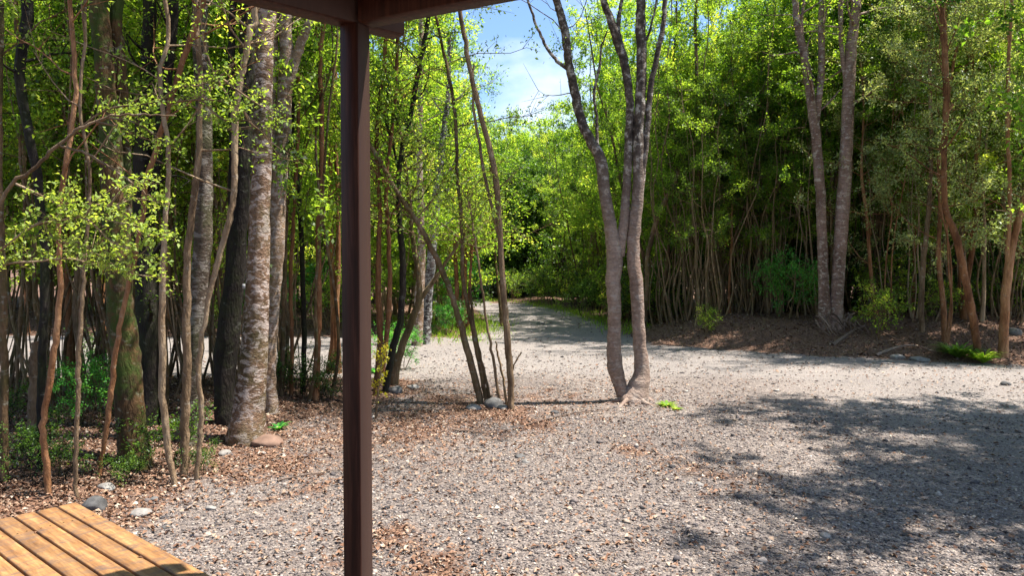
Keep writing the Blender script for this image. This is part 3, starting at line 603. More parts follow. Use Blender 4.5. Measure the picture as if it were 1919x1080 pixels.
hero('dark_tree', 'dark trunk right of the thick mossy one, wrapped in small leaves', (278, 800),
     [[(280, 798, 44), (278, 700, 42), (276, 560, 44), (270, 430, 40), (266, 320, 34), (274, 180, 28), (281, 0, 26)],
      [(285, 400, 18), (300, 240, 22), (316, 120, 20), (324, 0, 20)]], 'bark_dark', nb=34, z0=.3, blen=.5, leaf=.035, ext=5, sides=12, seed=5, tint=.4, ntw=4)
hero('mottled_tree', 'grey mottled trunk between the thin stems and the black trunk', (352, 830),
     [[(350, 828, 44), (356, 760, 36), (366, 640, 34), (376, 500, 34), (382, 380, 36), (382, 240, 32), (378, 120, 30), (374, 0, 30)]],
     'bark_grey', nb=12, z0=4.6, blen=1.3, leaf=.045, ext=5, sides=12, seed=6)
hero('grey_stump', 'short grey green trunk stub far left behind the thin stems', (62, 828),
     [[(62, 826, 22), (62, 760, 20), (64, 700, 18), (66, 640, 17)]], 'bark_pale', nb=0, ext=0, cat='stump', seed=7)
# thin stems of the left strip: label, base, stems, bark
THIN = [
 ('reddish stem at the very left edge beside the wooden table', (8, 905), [[(8, 900, 16), (8, 700, 15), (5, 500, 15), (-2, 300, 14), (0, 0, 14)]], 'bark_brown'),
 ('brown crooked stem rising just behind the table corner, second from the left edge', (90, 928), [[(90, 925, 13), (88, 870, 14), (80, 800, 14), (92, 720, 14), (104, 640, 13), (112, 540, 12), (112, 380, 11), (140, 200, 10), (130, 0, 10)]], 'bark_orange'),
 ('dark leafy stem left of the crooked one', (76, 880), [[(80, 878, 18), (78, 760, 17), (80, 640, 17), (84, 500, 16), (70, 330, 18), (36, 140, 20), (50, 0, 22)]], 'bark_dark'),
 ('pale thin stem rising right above the far corner of the table', (143, 935), [[(143, 930, 9), (141, 860, 10), (147, 760, 10), (146, 680, 11), (154, 570, 9), (160, 480, 8), (168, 330, 7), (150, 200, 7), (160, 0, 7)]], 'bark_pale'),
 ('orange stem bowed to the right in front of the mossy trunk', (188, 893), [[(188, 888, 9), (200, 800, 11), (210, 720, 12), (222, 630, 11), (238, 545, 10), (262, 440, 10), (275, 340, 12), (310, 220, 12), (338, 130, 12), (372, 30, 14), (378, -20, 14)]], 'bark_orange'),
 ('smooth pale stem left of the three that meet at one foot', (328, 912), [[(328, 908, 13), (316, 850, 15), (306, 760, 15), (303, 660, 16), (305, 560, 14), (308, 440, 11), (316, 300, 10), (300, 150, 9), (310, 0, 9)]], 'bark_pale'),
 ('tan stem in the middle of the three that meet at one foot', (345, 892), [[(345, 888, 17), (346, 800, 18), (350, 700, 18), (350, 600, 17), (352, 470, 14), (368, 330, 14), (376, 180, 11), (366, 0, 11)]], 'bark_pale'),
 ('twisted stem sweeping right beside the grey mottled trunk', (368, 900), [[(368, 896, 11), (374, 830, 11), (377, 760, 11), (372, 690, 11), (386, 590, 10), (405, 500, 12), (430, 410, 13), (440, 330, 13), (440, 230, 14), (455, 130, 14), (468, 60, 14), (474, 0, 14)]], 'bark_pale'),
 ('red brown straight stem in the gap between mossy and dark trunks', (195, 690), [[(196, 688, 12), (192, 600, 12), (190, 480, 11), (180, 330, 11), (170, 160, 12), (160, 0, 12)]], 'bark_orange'),
 ('slim reddish stem behind the pale thin one on the left', (130, 735), [[(130, 733, 14), (129, 620, 13), (126, 500, 12), (120, 300, 12), (118, 100, 12), (112, 0, 12)]], 'bark_orange'),
 ('brown stem with a low fork at far left', (32, 770), [[(30, 768, 8), (34, 660, 8), (40, 560, 8), (48, 420, 8), (44, 250, 9), (30, 0, 10)], [(38, 760, 7), (48, 700, 7), (66, 640, 6), (90, 520, 5)]], 'bark_brown'),
 ('thin red stem right of the slimmer mottled trunk', (545, 742), [[(545, 740, 8), (547, 640, 8), (545, 520, 8), (552, 380, 7), (560, 200, 7), (556, 60, 7), (556, 0, 7)]], 'bark_orange'),
 ('dark thin stem between the mottled trunks and the post', (568, 738), [[(568, 736, 11), (570, 620, 11), (567, 500, 10), (560, 360, 9), (548, 240, 8), (556, 90, 8), (556, 0, 8)]], 'bark_dark'),
 ('orange brown stem just left of the post with a broad base', (592, 752), [[(592, 750, 15), (595, 660, 13), (598, 560, 12), (596, 430, 11), (604, 290, 10), (600, 120, 9), (606, 0, 9)]], 'bark_orange'),
 ('bundle of orange stems partly hidden by the post', (628, 700), [[(620, 698, 20), (626, 620, 14), (622, 500, 11), (618, 350, 10), (626, 120, 9), (622, 0, 9)], [(634, 698, 16), (630, 600, 13), (634, 450, 10), (628, 200, 8), (632, 40, 8)]], 'bark_orange'),
 ('upright brown stem glimpsed right of the black trunk group', (528, 745), [[(528, 742, 9), (530, 620, 9), (534, 480, 8), (540, 300, 8), (546, 90, 8), (546, 0, 8)]], 'bark_brown'),
]
for k, (lb, base, stems, bm) in enumerate(THIN):
    far_ = base[1] < 800
    hero('slender_tree', lb, base, stems, bm, 'leaf_small' if k % 2 else 'leaf_mid', nb=16 if not far_ else 14, z0=2.1 if not far_ else 2.3, blen=.9, leaf=.034 if not far_ else .045,
         ext=3.6 if far_ else 5, flare=1.25, sides=8, seed=20 + k, tint=.62, ntw=6, nper=11, top=None if far_ else (4.4, 10, 2.2))
# foreground leafy branches
hero('slender_tree', 'young tree at the left edge reaching sunlit small leaved sprays across the big trunks', (-60, 990),
     [[(-60, 985, 14), (-66, 800, 13), (-70, 600, 12), (-60, 400, 10), (-90, 200, 9), (-70, 0, 9)]], 'bark_pale', 'leaf_small', nb=12, z0=2.3, blen=.7, ext=2, seed=51,
     extras=spray([[(-62, 520, 4.3), (-10, 478, 4.2), (60, 425, 4.1), (120, 412, 4.05), (160, 408, 4), (230, 418, 3.95), (262, 424, 3.9)],
                   [(-60, 560, 4.3), (0, 500, 4.25), (70, 490, 4.2), (130, 485, 4.15), (180, 497, 4.1), (240, 512, 4.1), (310, 522, 4.1)],
                   [(160, 408, 4), (185, 430, 3.95), (205, 450, 3.95), (240, 468, 3.9), (285, 488, 3.9)], [(30, 345, 4.1), (75, 365, 4.1), (110, 385, 4.05), (150, 408, 4)],
                   [(160, 408, 4), (175, 385, 4), (215, 385, 4.05), (255, 372, 4.1), (300, 380, 4.1)], [(80, 415, 4.1), (95, 440, 4.1), (120, 455, 4.05), (150, 455, 4), (180, 475, 4), (215, 498, 4)],
                   [(60, 425, 4.1), (110, 395, 4.1), (140, 360, 4.1)], [(200, 392, 4), (235, 350, 4), (270, 345, 4)], [(240, 420, 3.95), (270, 440, 3.9), (300, 442, 3.9)]], 4.1, wr=5, ntw=4, tint=.85))
hero('slender_tree', 'leaning young tree at far left whose bough arches up and over to the mottled trunks', (-110, 1000),
     [[(-110, 990, 12), (-90, 700, 10), (0, 385, 8), (60, 320, 8), (110, 272, 8), (150, 240, 7), (200, 220, 5), (260, 215, 4), (330, 215, 3)],
      [(110, 272, 5), (160, 288, 6), (210, 318, 5), (250, 345, 4), (285, 372, 3)]], 'bark_pale', 'leaf_small', nb=0, seed=52,
     extras=spray([[(150, 240), (200, 205), (260, 196), (310, 190), (360, 182), (380, 190)], [(200, 220), (260, 232), (300, 262), (330, 275)], [(180, 228), (230, 240), (270, 262)],
                   [(330, 190), (380, 186), (420, 190), (450, 200)], [(300, 192), (330, 165), (370, 160), (400, 150)], [(380, 190), (420, 225), (470, 225), (530, 240)], [(420, 150), (460, 180), (500, 205), (540, 230)]], 4.4, wr=5, ntw=3, tint=.72))

# --- middle, right of the post
MID = [
 ('tall thin curved stem in the open middle, rightmost of the slim clump', (958, 768), [[(958, 766, 14), (955, 690, 14), (948, 600, 13), (940, 500, 12), (935, 400, 12), (925, 310, 12), (905, 230, 11), (885, 150, 10), (872, 80, 9), (862, 20, 9), (855, -30, 9)], [(938, 460, 7), (915, 360, 7), (898, 270, 6), (885, 170, 5), (888, 120, 4)]], 'bark_pale', 0, .5),
 ('leaning brown stem of the slim clump, topped by a low fork to the left', (900, 757), [[(900, 756, 15), (885, 690, 14), (866, 620, 13), (848, 560, 12), (825, 500, 12), (790, 430, 10), (750, 370, 9), (705, 290, 9), (640, 200, 8)]], 'bark_brown', 5, .7),
 ('slim stem with a second stem twisting beside it, middle of the slim clump', (914, 757), [[(912, 755, 10), (900, 690, 10), (885, 610, 9), (868, 530, 8), (866, 450, 8), (858, 330, 7), (850, 190, 7), (820, 50, 6)], [(920, 755, 7), (908, 700, 6), (890, 620, 5), (880, 540, 5)]], 'bark_brown', 9, .8),
 ('very thin wand between the clump stems', (937, 760), [[(937, 758, 6), (925, 680, 6), (913, 610, 5), (903, 540, 5), (895, 480, 4), (880, 380, 4)]], 'bark_pale', 4, .6),
 ('short dry twiggy sapling at the foot of the slim clump', (950, 762), [[(950, 760, 5), (941, 700, 5), (932, 660, 4), (930, 640, 3)], [(958, 740, 4), (962, 690, 3), (978, 660, 3)]], 'bark_brown', 3, .3),
 ('dark stem leaning right then forking, nearest right of the post', (737, 722), [[(737, 718, 22), (750, 660, 16), (772, 600, 14), (785, 560, 13), (783, 500, 11), (772, 440, 10), (768, 380, 9), (750, 250, 8), (720, 120, 8)], [(785, 565, 10), (810, 530, 9), (840, 485, 7), (870, 440, 5)]], 'bark_brown', 8, .9),
 ('straight dark stem rising to the roof beam right of the post', (722, 735), [[(722, 732, 14), (735, 660, 15), (752, 590, 14), (755, 500, 13), (748, 400, 11), (750, 300, 10), (768, 220, 10), (785, 130, 10), (800, 50, 9), (806, 0, 9)], [(750, 330, 6), (735, 270, 5), (715, 200, 5)]], 'bark_dark', 9, .9),
 ('pair of close stems just right of the post', (705, 742), [[(704, 740, 15), (712, 640, 12), (708, 520, 12), (712, 400, 10), (706, 250, 9), (722, 100, 8), (720, 0, 8)], [(716, 700, 11), (728, 600, 10), (730, 500, 9), (724, 350, 8), (740, 200, 7), (745, 60, 7)]], 'bark_orange', 8, .8),
]
for k, (lb, base, stems, bm, nb, bl) in enumerate(MID):
    hero('slender_tree', lb, base, stems, bm, 'leaf_bright' if k in (5, 6, 7) else 'leaf_small', nb=nb * 3, z0=1.9 if k > 0 else 3, blen=bl * 1.3, leaf=.045, nper=12, ntw=7, ext=3.5, flare=1.2, sides=8, seed=70 + k, tint=.6)
FARM = [
 ('tapering dark lichen spotted trunk behind the leaning stems', (800, 645), [[(798, 643, 20), (802, 560, 19), (812, 440, 18), (822, 330, 16), (834, 230, 12), (840, 180, 10), (842, 60, 8)]], 'bark_lichen'),
 ('thick pinkish trunk at the left side of the gravel crossing', (782, 648), [[(782, 646, 24), (786, 560, 20), (790, 460, 16), (786, 300, 13), (790, 100, 11), (790, 0, 10)]], 'bark_mottled'),
 ('orange stemmed bushy tree at the grass patch', (862, 618), [[(858, 616, 10), (856, 540, 9), (852, 440, 7), (850, 300, 6)], [(868, 616, 12), (870, 540, 9), (874, 440, 7), (880, 320, 6)], [(876, 616, 7), (880, 540, 6), (888, 420, 5)]], 'bark_orange'),
 ('thin dark stem right behind the grass patch', (940, 612), [[(940, 610, 7), (936, 560, 6), (930, 500, 5), (924, 400, 5), (918, 300, 4)]], 'bark_brown'),
]
for k, (lb, base, stems, bm) in enumerate(FARM):
    hero('roadside_tree', lb, base, stems, bm, 'leaf_bright', nb=24, z0=1.6, blen=1.3, leaf=.065, nper=12, ntw=8, ext=3, seed=90 + k, tint=.55, tw=.4, spread=.06)

# --- the central tree with two trunks
def roots(w, r, b, n=7, ln=.38, r0=.05):
    for k in range(n):
        a = k * 6.28 / n + r.normal(0, .3); d = np.array([math.cos(a), math.sin(a), 0]); l_ = ln * (.6 + .6 * r.random())
        pts = np.array([b + d * .05 + [0, 0, .13], b + d * .13 + [0, 0, .045], b + d * (.13 + l_ * .4) + [0, 0, .0], b + d * (.13 + l_) + r.normal(0, .04, 3) + [0, 0, -.06]])
        w.tube(spline(pts, 4), np.linspace(r0, .012, 13), 8, .5, bump=.1, r=r)
b0 = G(1175, 752)
hero('forked_tree', 'tree in the middle of the yard with two joined trunks splitting into bare upper limbs', (1180, 752),
     [[(1170, 752, 30), (1162, 722, 33), (1153, 690, 38), (1151, 650, 34), (1152, 590, 33), (1150, 530, 36), (1152, 470, 40), (1143, 420, 31), (1133, 360, 28), (1126, 300, 28), (1105, 262, 24), (1088, 220, 22), (1076, 165, 22), (1066, 120, 20), (1060, 70, 20), (1050, 25, 19), (1040, -10, 18)],
      [(1188, 752, 78), (1196, 728, 56), (1203, 695, 38), (1199, 650, 31), (1196, 600, 31), (1193, 540, 33), (1187, 480, 31), (1190, 410, 31), (1196, 350, 28), (1196, 270, 27), (1200, 190, 26), (1202, 110, 25), (1200, 50, 24), (1200, 0, 22)],
      [(1160, 480, 28), (1168, 420, 24), (1175, 350, 20), (1177, 280, 20), (1180, 190, 20), (1170, 120, 20), (1156, 70, 24), (1140, 25, 18), (1130, -10, 16)],
      [(1192, 420, 18), (1204, 330, 15), (1212, 250, 15), (1218, 170, 14), (1232, 100, 13), (1242, 50, 12), (1246, 0, 11)],
      [(1070, 135, 11, 0), (1040, 110, 9, .1), (1020, 80, 8, .2), (1002, 40, 7, .2), (990, 0, 6, .2)],
      [(1120, 275, 8, .1), (1118, 220, 7, .1), (1113, 180, 7, .1), (1122, 130, 6, .1), (1128, 85, 5, .1), (1138, 60, 4, .1)],
      [(1212, 75, 6), (1222, 40, 5), (1230, 0, 5)], [(1158, 70, 10), (1160, 30, 9), (1166, 0, 8)]],
     'bark_forked', 'leaf_mid', nb=12, z0=5.4, blen=2.0, leaf=.06, nper=11, ntw=8, ext=4.2, flare=1.05, sides=16, seed=110, tint=.5, tw=.5, bump=.045,
     ws=.84, extras=lambda w, lv, r, d0: (roots(w, r, G(1186, 752)), grow(w, lv, spline(np.array([P(1040, -10, d0), P(1072, 150, d0), P(1100, 255, d0)]), 5)[::-1], np.full(11, .02), 3.6, 9, 7, .8, .03, 2, 5, .4, .5, r)))

# --- right-hand edge trees
RIGHT = [
 ('left one of the two straight red brown trunks on the bank right of the yard', (1546, 614), [[(1546, 612, 28), (1544, 540, 21), (1541, 460, 20), (1537, 360, 20), (1530, 270, 19), (1518, 170, 18), (1508, 110, 17), (1496, 50, 14), (1490, 0, 12)], [(1530, 230, 12), (1540, 120, 13), (1541, 0, 12)], [(1506, 110, 8), (1502, 40, 7), (1506, 0, 6)]], 'bark_pink', 14, 'leaf_mid'),
 ('right one of the two straight red brown trunks on the bank right of the yard', (1566, 614), [[(1564, 612, 34), (1568, 560, 27), (1573, 480, 26), (1580, 380, 26), (1586, 280, 25), (1590, 180, 24), (1594, 100, 22), (1602, 30, 18), (1604, 0, 18)], [(1590, 190, 9), (1576, 80, 9), (1576, 0, 9)]], 'bark_pink', 14, 'leaf_mid'),
 ('orange trunk with a kinked foot leaning left, near the right edge', (1832, 662), [[(1832, 660, 14), (1824, 600, 16), (1808, 520, 15), (1790, 440, 14), (1772, 390, 12), (1769, 300, 11), (1774, 190, 12), (1770, 90, 12), (1766, 0, 11)]], 'bark_orange', 18, 'leaf_silver'),
 ('forked orange trunk at the right edge beside the ferns', (1880, 672), [[(1880, 670, 22), (1882, 600, 17), (1888, 520, 17), (1902, 440, 14), (1925, 350, 12), (1945, 200, 11), (1950, 0, 10)], [(1886, 540, 12), (1890, 440, 9), (1892, 360, 8), (1888, 200, 7), (1896, 0, 6)]], 'bark_orange', 18, 'leaf_silver'),
 ('thin pale leaning trunk between the twin trunks and the right edge', (1728, 640), [[(1728, 638, 11), (1727, 560, 11), (1732, 480, 10), (1740, 400, 9), (1745, 280, 8), (1742, 100, 7), (1742, 0, 6)]], 'bark_pale', 14, 'leaf_silver'),
 ('arching bare brown stem behind the forked yard tree', (1208, 628), [[(1206, 626, 9), (1212, 540, 10), (1214, 480, 10), (1232, 410, 10), (1260, 350, 10), (1292, 280, 9), (1302, 230, 8), (1306, 140, 7), (1304, 20, 6)]], 'bark_brown', 12, 'leaf_bright'),
 ('sunlit orange stem bending left in front of the dark leaves', (1528, 600), [[(1530, 598, 8), (1524, 520, 8), (1518, 440, 8), (1496, 385, 8), (1472, 345, 7), (1446, 308, 5), (1430, 290, 4)], [(1506, 415, 5), (1486, 370, 4), (1450, 325, 3)]], 'bark_orange', 7, 'leaf_small'),
 ('reddish pole trunk in the dark gap right of the twin trunks', (1636, 600), [[(1636, 598, 10), (1632, 500, 10), (1634, 400, 9), (1632, 280, 9), (1640, 100, 8), (1640, 0, 8)]], 'bark_orange', 12, 'leaf_mid'),
 ('second reddish pole trunk in the dark gap, slightly thicker', (1674, 600), [[(1674, 598, 12), (1672, 500, 11), (1676, 380, 10), (1672, 250, 10), (1680, 90, 9), (1680, 0, 9)]], 'bark_orange', 12, 'leaf_mid'),
]
for k, (lb, base, stems, bm, nb, lm) in enumerate(RIGHT):
    hero('wood_edge_tree', lb, base, stems, bm, lm, nb=nb, z0=2.4 if k > 1 else 4.2, blen=1.25, leaf=.05, nper=12, ntw=9, ext=4, flare=1.25, sides=12 if k < 2 else 8, seed=130 + k, tint=.55, tw=.4, spread=.055, bump=.06)

# ------------------------------------------------------------ shrubs and plants
def sh(k, px, py, s, label, group=None):
    b = G(px, py); return place(k, b[0], b[1], label, group, s)
sh('shrub2', 1478, 618, 1.05, 'bright emerald leafy bush left of the twin trunks')
sh('shrub1', 1635, 616, .9, 'light green bush just right of the twin trunks')
sh('shrub1', 1755, 640, .8, 'small pale leaved bush between the thin pale trunk and the ferns')
sh('shrub2', 752, 694, .55, 'glossy green bush at the foot of the dark stems right of the post')
sh('shrub2', 835, 628, .6, 'green bush at the left end of the grass patch')
sh('shrub2', 150, 800, .5, 'low lush green bush on the floor behind the pale thin stem')
sh('shrub3', 170, 700, .8, 'dark green bush left of the mossy trunk at the path edge')
sh('shrub1', 1320, 628, .55, 'small bush at the road verge behind the forked yard tree')
for px, py, s in ((560, 742, .6), (600, 735, .55), (530, 735, .6), (620, 748, .4)):
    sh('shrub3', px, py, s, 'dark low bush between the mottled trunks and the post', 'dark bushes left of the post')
for px, py, s in ((25, 890, .5), (110, 895, .4), (220, 905, .3), (300, 865, .55), (360, 890, .28), (40, 800, .5)):
    sh('shrub3', px, py, s, 'small dark seedling bush under the left trees behind the table', 'seedling bushes behind the table')
zone(16, ['shrub3', 'shrub1', 'shrub3'], (2.8, 15), (13.5, 20), lambda x, y: 2.4 < bank_d(x, y) < 6 and inview(x, y), 'low shady bush on the floor of the right-hand wood', 'bushes under the right-hand wood', .6, 1.4, 1.0)
zone(22, ['shrub3', 'shrub1'], (-1, 5), (18, 33), lambda x, y: .35 < bank_d(x, y) < 1.6, 'bush along the right verge of the far road', 'bushes along the right verge of the far road', 1.0, 1.8, .6)
zone(16, ['shrub3'], (-4, 6), (33.4, 36), lambda x, y: bank_d(x, y) > .5, 'bush at the foot of the trees where the road bends', 'bushes at the bend of the road', 2.2, 3.2, .7)
zone(22, ['shrub3'], (4, 20), (17.5, 22), lambda x, y: bank_d(x, y) > 3.5 and inview(x, y), 'tall bush deep in the shade of the right-hand wood', 'tall bushes in the right-hand wood', 1.8, 2.8, .9)
zone(14, ['shrub1', 'shrub2', 'shrub3'], (-16, -1.5), (16.8, 22), lambda x, y: .2 < farleft_d(x, y) < 3 and inview(x, y), 'low bush along the far edge of the left branch road', 'bushes beyond the left branch road', .7, 1.4, 1.0)
def strap_plant(px, py, n, ln, label, m='leaf_dark', wd=.02, name='strap_leaved_plant', up=.9, tint=.7):
    b = G(px, py); mb = MB()
    for _ in range(n):
        a = rng.random() * 6.28; l_ = ln * (.6 + .5 * rng.random()); d = np.array([math.cos(a), math.sin(a), 0]); s_ = np.array([-d[1], d[0], 0])
        t = np.linspace(0, 1, 6)[:, None]; k = up * (.6 + .6 * rng.random())
        c = b + d * l_ * t * .8 + np.array([0, 0, 1.]) * (l_ * k * t * (1 - .62 * t)); w_ = wd * np.sin(np.pi * (.12 + .86 * t)) * .5
        v = np.stack([c - s_ * w_, c + s_ * w_], 1).reshape(-1, 3)
        mb.add(v, [[2 * q, 2 * q + 1, 2 * q + 3, 2 * q + 2] for q in range(5)], np.clip(tint + rng.normal(0, .2), 0, 1))
    o = mb.build(name, M[m], None, loc=b); return tag(o, label, 'plant')
strap_plant(1795, 672, 170, .6, 'dark green fern clump left of the pale one by the right edge trunks', 'leaf_dark', .035, 'fern')
strap_plant(1842, 682, 110, .45, 'pale arching fern at the foot of the right edge trunks', 'leaf_mid', .04, 'fern', 1.1, .85)
strap_plant(1250, 762, 60, .17, 'bright green weed on the gravel right of the forked tree', 'leaf_bright', .03, 'weed', .6)
strap_plant(1268, 768, 30, .11, 'small bright green weed beside the larger one right of the forked tree', 'leaf_bright', .025, 'weed', .6)
strap_plant(522, 806, 26, .16, 'tiny green seedling right of the foot of the mottled trunks', 'leaf_lush', .03, 'seedling', .9)
strap_plant(705, 700, 40, .2, 'low green tuft at the foot of the paired stems by the post', 'leaf_lush', .03, 'tuft', .8)
# yellow sapling at the post
b = G(703, 785); w = MB(); lv = MB(); st = spline(np.array([b + [0, 0, -.05], P(708, 740, b[1]), P(714, 690, b[1]), P(716, 655, b[1])]), 4)
w.tube(st, np.linspace(.014, .004, len(st)), 6, .5)
twig_leaves(lv, w, st[rng.integers(3, len(st), 34)], rng.normal(0, .6, (34, 3)) + [0, 0, .6], .1, 7, .04, rng.random(34), spread=.015)
r_ = empty('sapling', b); tag(r_, 'small sapling with yellow leaves close right of the post', 'sapling'); w.build('stem', M['bark_pale'], r_, loc=b); lv.build('foliage', M['leaf_yellow'], r_, loc=b)
# grass
gs = MB()
def grass(n, keep, xr, yr, h):
    xx = xr[0] + (xr[1] - xr[0]) * rng.random(n); yy = yr[0] + (yr[1] - yr[0]) * rng.random(n); k = keep(xx, yy); xx, yy = xx[k], yy[k]; m = len(xx)
    ax = rng.normal(0, .4, (m, 3)); ax[:, 2] = 1; s = h * (.5 + rng.random(m))
    gs.leaves(np.stack([xx, yy, H(xx, yy)], -1), ax, rng.normal(0, 1, (m, 3)), s, .012 + .01 * rng.random(m), np.clip(rng.normal(.6, .25, m), 0, 1), curl=.1)
grass(16000, lambda a, b: rng.random(len(a)) < np.exp(-((a + 1.3) / .75) ** 2 - ((b - 19.3) / 2.6) ** 2) * 1.2, (-3.2, .2), (15, 25), .12)
grass(12000, lambda a, b: rng.random(len(a)) < np.exp(-((bank_d(a, b) - .1) / .4) ** 2), (-1, 4), (17, 33), .13)
o = gs.build('grass', M['grass']); tag(o, 'bright green grass along both edges of the far road', 'grass', kind='stuff')

# ------------------------------------------------------------ rocks, sticks
def rock(px, py, wpx, label, m='rock', tint=.5, flat=.55, name='rock', group=None):
    b = G(px, py); r = wpx / 2 / FPX * b[1]; import bmesh
    bm_ = bmesh.new(); bmesh.ops.create_icosphere(bm_, subdivisions=3, radius=1.0)
    rr = np.random.default_rng(int(px * 7 + py)); ks = nrm(rr.normal(0, 1, (9, 3))); hs = .62 + .35 * rr.random(9)
    v = np.array([q.co[:] for q in bm_.verts]); 
    for k_, h_ in zip(ks, hs):
        dt = v @ k_; v = v - np.outer(np.maximum(dt - h_, 0), k_) * .9
    v += .03 * np.sin(v[:, [1, 2, 0]] * 7 + rr.random() * 6)
    f = np.array([[w_.index for w_ in q.verts] for q in bm_.faces]); bm_.free()
    v = v * np.array([1, .75 + .3 * rr.random(), flat]) * r * 1.12; a = rr.random() * 1.2 - .6
    v = np.stack([v[:, 0] * math.cos(a) - v[:, 1] * math.sin(a), v[:, 0] * math.sin(a) + v[:, 1] * math.cos(a), v[:, 2]], -1) + b + [0, 0, r * flat * .22]
    mb = MB(); mb.add(v, f, np.clip(tint + rr.normal(0, .05), 0, 1)); o = mb.build(name, M[m], None, loc=b)
    return tag(o, label, 'rock', group)
for a_ in ((263, 966, 38, 'pale grey stone on the litter right of the table corner', 'rock', .75), (178, 955, 46, 'large dark grey rock behind the far table corner', 'rock', .25, .8),
           (198, 918, 34, 'pale topped stone at the foot of the bowed orange stem', 'rock', .7), (420, 852, 24, 'smooth pale egg shaped stone in front of the big mottled trunk', 'rock', .8),
           (395, 955, 20, 'small white stone on the litter right of the pale grey stone', 'rock', .85), (290, 938, 18, 'small grey stone behind the pale grey stone', 'rock', .5),
           (312, 990, 16, 'dark bluish stone in front of the pale grey stone', 'rock', .35),
           (500, 834, 56, 'flat brown rock against the foot of the mottled trunks', 'rock_brown', .5, .5), (774, 728, 22, 'round pale stone on the litter right of the dark stems', 'rock', .85),
           (741, 737, 28, 'grey rock at the foot of the dark leaning stems', 'rock', .4, .8), (888, 768, 28, 'pale stone at the left foot of the slim clump', 'rock', .8),
           (924, 763, 36, 'grey wedge shaped rock at the foot of the slim clump', 'rock', .45, .8), (943, 767, 22, 'small grey stone at the right foot of the slim clump', 'rock', .6),
           (1548, 1006, 20, 'single pale stone on the gravel at lower right', 'rock', .95), (1310, 910, 17, 'whitish stone at the left end of the yard shade', 'rock', .85),
           (1293, 908, 12, 'small whitish stone left of the larger one in the yard shade', 'rock', .8), (1682, 672, 30, 'pale flat stone at the foot of the right bank', 'rock', .85, .4),
           (1722, 677, 34, 'grey flat stone at the foot of the right bank below the thin pale trunk', 'rock', .6, .4), (1013, 608, 16, 'small grey stone at the right verge of the far road', 'rock', .6),
           (832, 612, 26, 'dark rock beside the green bush at the crossing', 'rock_brown', .3, .9), (975, 858, 18, 'dull stone in the small pile in the middle of the gravel', 'rock', .4),
           (985, 867, 16, 'pale stone at the front of the small pile in the middle of the gravel', 'rock', .7), (1885, 722, 22, 'dark stone on the gravel near the right edge', 'rock', .1),
           (1040, 775, 16, 'dark round stone below the shadow of the forked tree', 'rock', .05), (1900, 652, 26, 'grey rock beside the forked orange trunk', 'rock', .4, .7)):
    rock(*a_)
def stick(pts, wpx, label, tint=.6):
    q = np.array([G(*p) for p in pts]); q[:, 2] += .015; b = q[0]; mb = MB(); s_ = spline(q, 4); s_[:, :2] += rng.normal(0, .008, (len(s_), 2))
    mb.tube(s_, np.linspace(wpx / 2 / FPX * b[1], .003, len(s_)), 5, tint, cap=True); o = mb.build('fallen_stick', M['twig'], None, loc=b); tag(o, label, 'stick')
stick([(520, 905), (570, 895), (640, 884)], 4, 'thin fallen stick on the litter left of the post', .3)
stick([(985, 800), (1040, 785), (1100, 774), (1150, 768)], 4, 'dark fallen stick lying left of the forked tree', .1)
stick([(850, 808), (900, 815), (945, 812)], 4, 'fallen stick in front of the slim clump', .4)
stick([(1280, 895), (1330, 893), (1365, 900)], 3, 'thin stick at the left end of the yard shade', .2)
stick([(1560, 650), (1620, 640), (1690, 655)], 8, 'dead branch on the bank below the twin trunks', .5)
stick([(1640, 668), (1700, 650), (1760, 662)], 7, 'dead branch on the bank below the thin pale trunk', .8)
# exposed roots below the twin trunks
rt = MB(); b = G(1560, 640)
for k in range(34):
    p0 = b + np.array([rng.normal(0, .25), rng.normal(-.1, .1), .15 + .15 * rng.random()]); a = -1.57 + rng.normal(0, .9)
    pts = [p0]
    for _ in range(4): pts.append(pts[-1] + np.array([math.cos(a) * .13, math.sin(a) * .1, -.09]) + rng.normal(0, .035, 3))
    rt.tube(spline(np.array(pts), 3), np.linspace(.016, .004, 13), 5, rng.random())
o = rt.build('exposed_roots', M['twig'], None, loc=b); tag(o, 'tangle of bare roots on the bank under the twin trunks', 'roots')

# ------------------------------------------------------------ gazebo: five-sided roof on posts
D0 = 2.6; pc = P(668, 540, D0); pc = np.array([pc[0], pc[1], 0.]); zb = P(668, 50, D0)[2]
gz = empty('gazebo', (pc[0], pc[1], 0)); tag(gz, 'dark red stained wooden shelter with one post and two roof beams in view', 'gazebo')
aL, aR = R(47.66), math.atan2(-2605, 1386)
dl = np.array([-math.sin(aL), -math.cos(aL), 0]); dr = np.array([-math.sin(aR), -math.cos(aR), 0])   # towards the camera side
side = 3.0; pL = pc + dl * side; pR = pc + dr * side
mid_ = (pL + pR) / 2; inw = nrm(mid_ - pc); base_c = mid_ + inw * side * .95
sdv = nrm(pR - pL); q1 = base_c + sdv * side * .5; q0 = base_c - sdv * side * .5
ring = [pc, pR, q1, q0, pL]; cen = sum(ring) / 5
vd = nrm(-np.array([pc[0], pc[1], 0])); tt_ = R(36)
fa = np.array([vd[0] * math.cos(-(R(90) - tt_)) - vd[1] * math.sin(-(R(90) - tt_)), vd[0] * math.sin(-(R(90) - tt_)) + vd[1] * math.cos(-(R(90) - tt_)), 0])
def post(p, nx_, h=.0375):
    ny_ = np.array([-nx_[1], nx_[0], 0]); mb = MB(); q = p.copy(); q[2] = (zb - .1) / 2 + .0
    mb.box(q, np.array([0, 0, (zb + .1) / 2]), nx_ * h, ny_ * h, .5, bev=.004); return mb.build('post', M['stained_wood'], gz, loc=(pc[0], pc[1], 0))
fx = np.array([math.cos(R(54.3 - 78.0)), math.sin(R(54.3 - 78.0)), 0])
post(pc, fx)
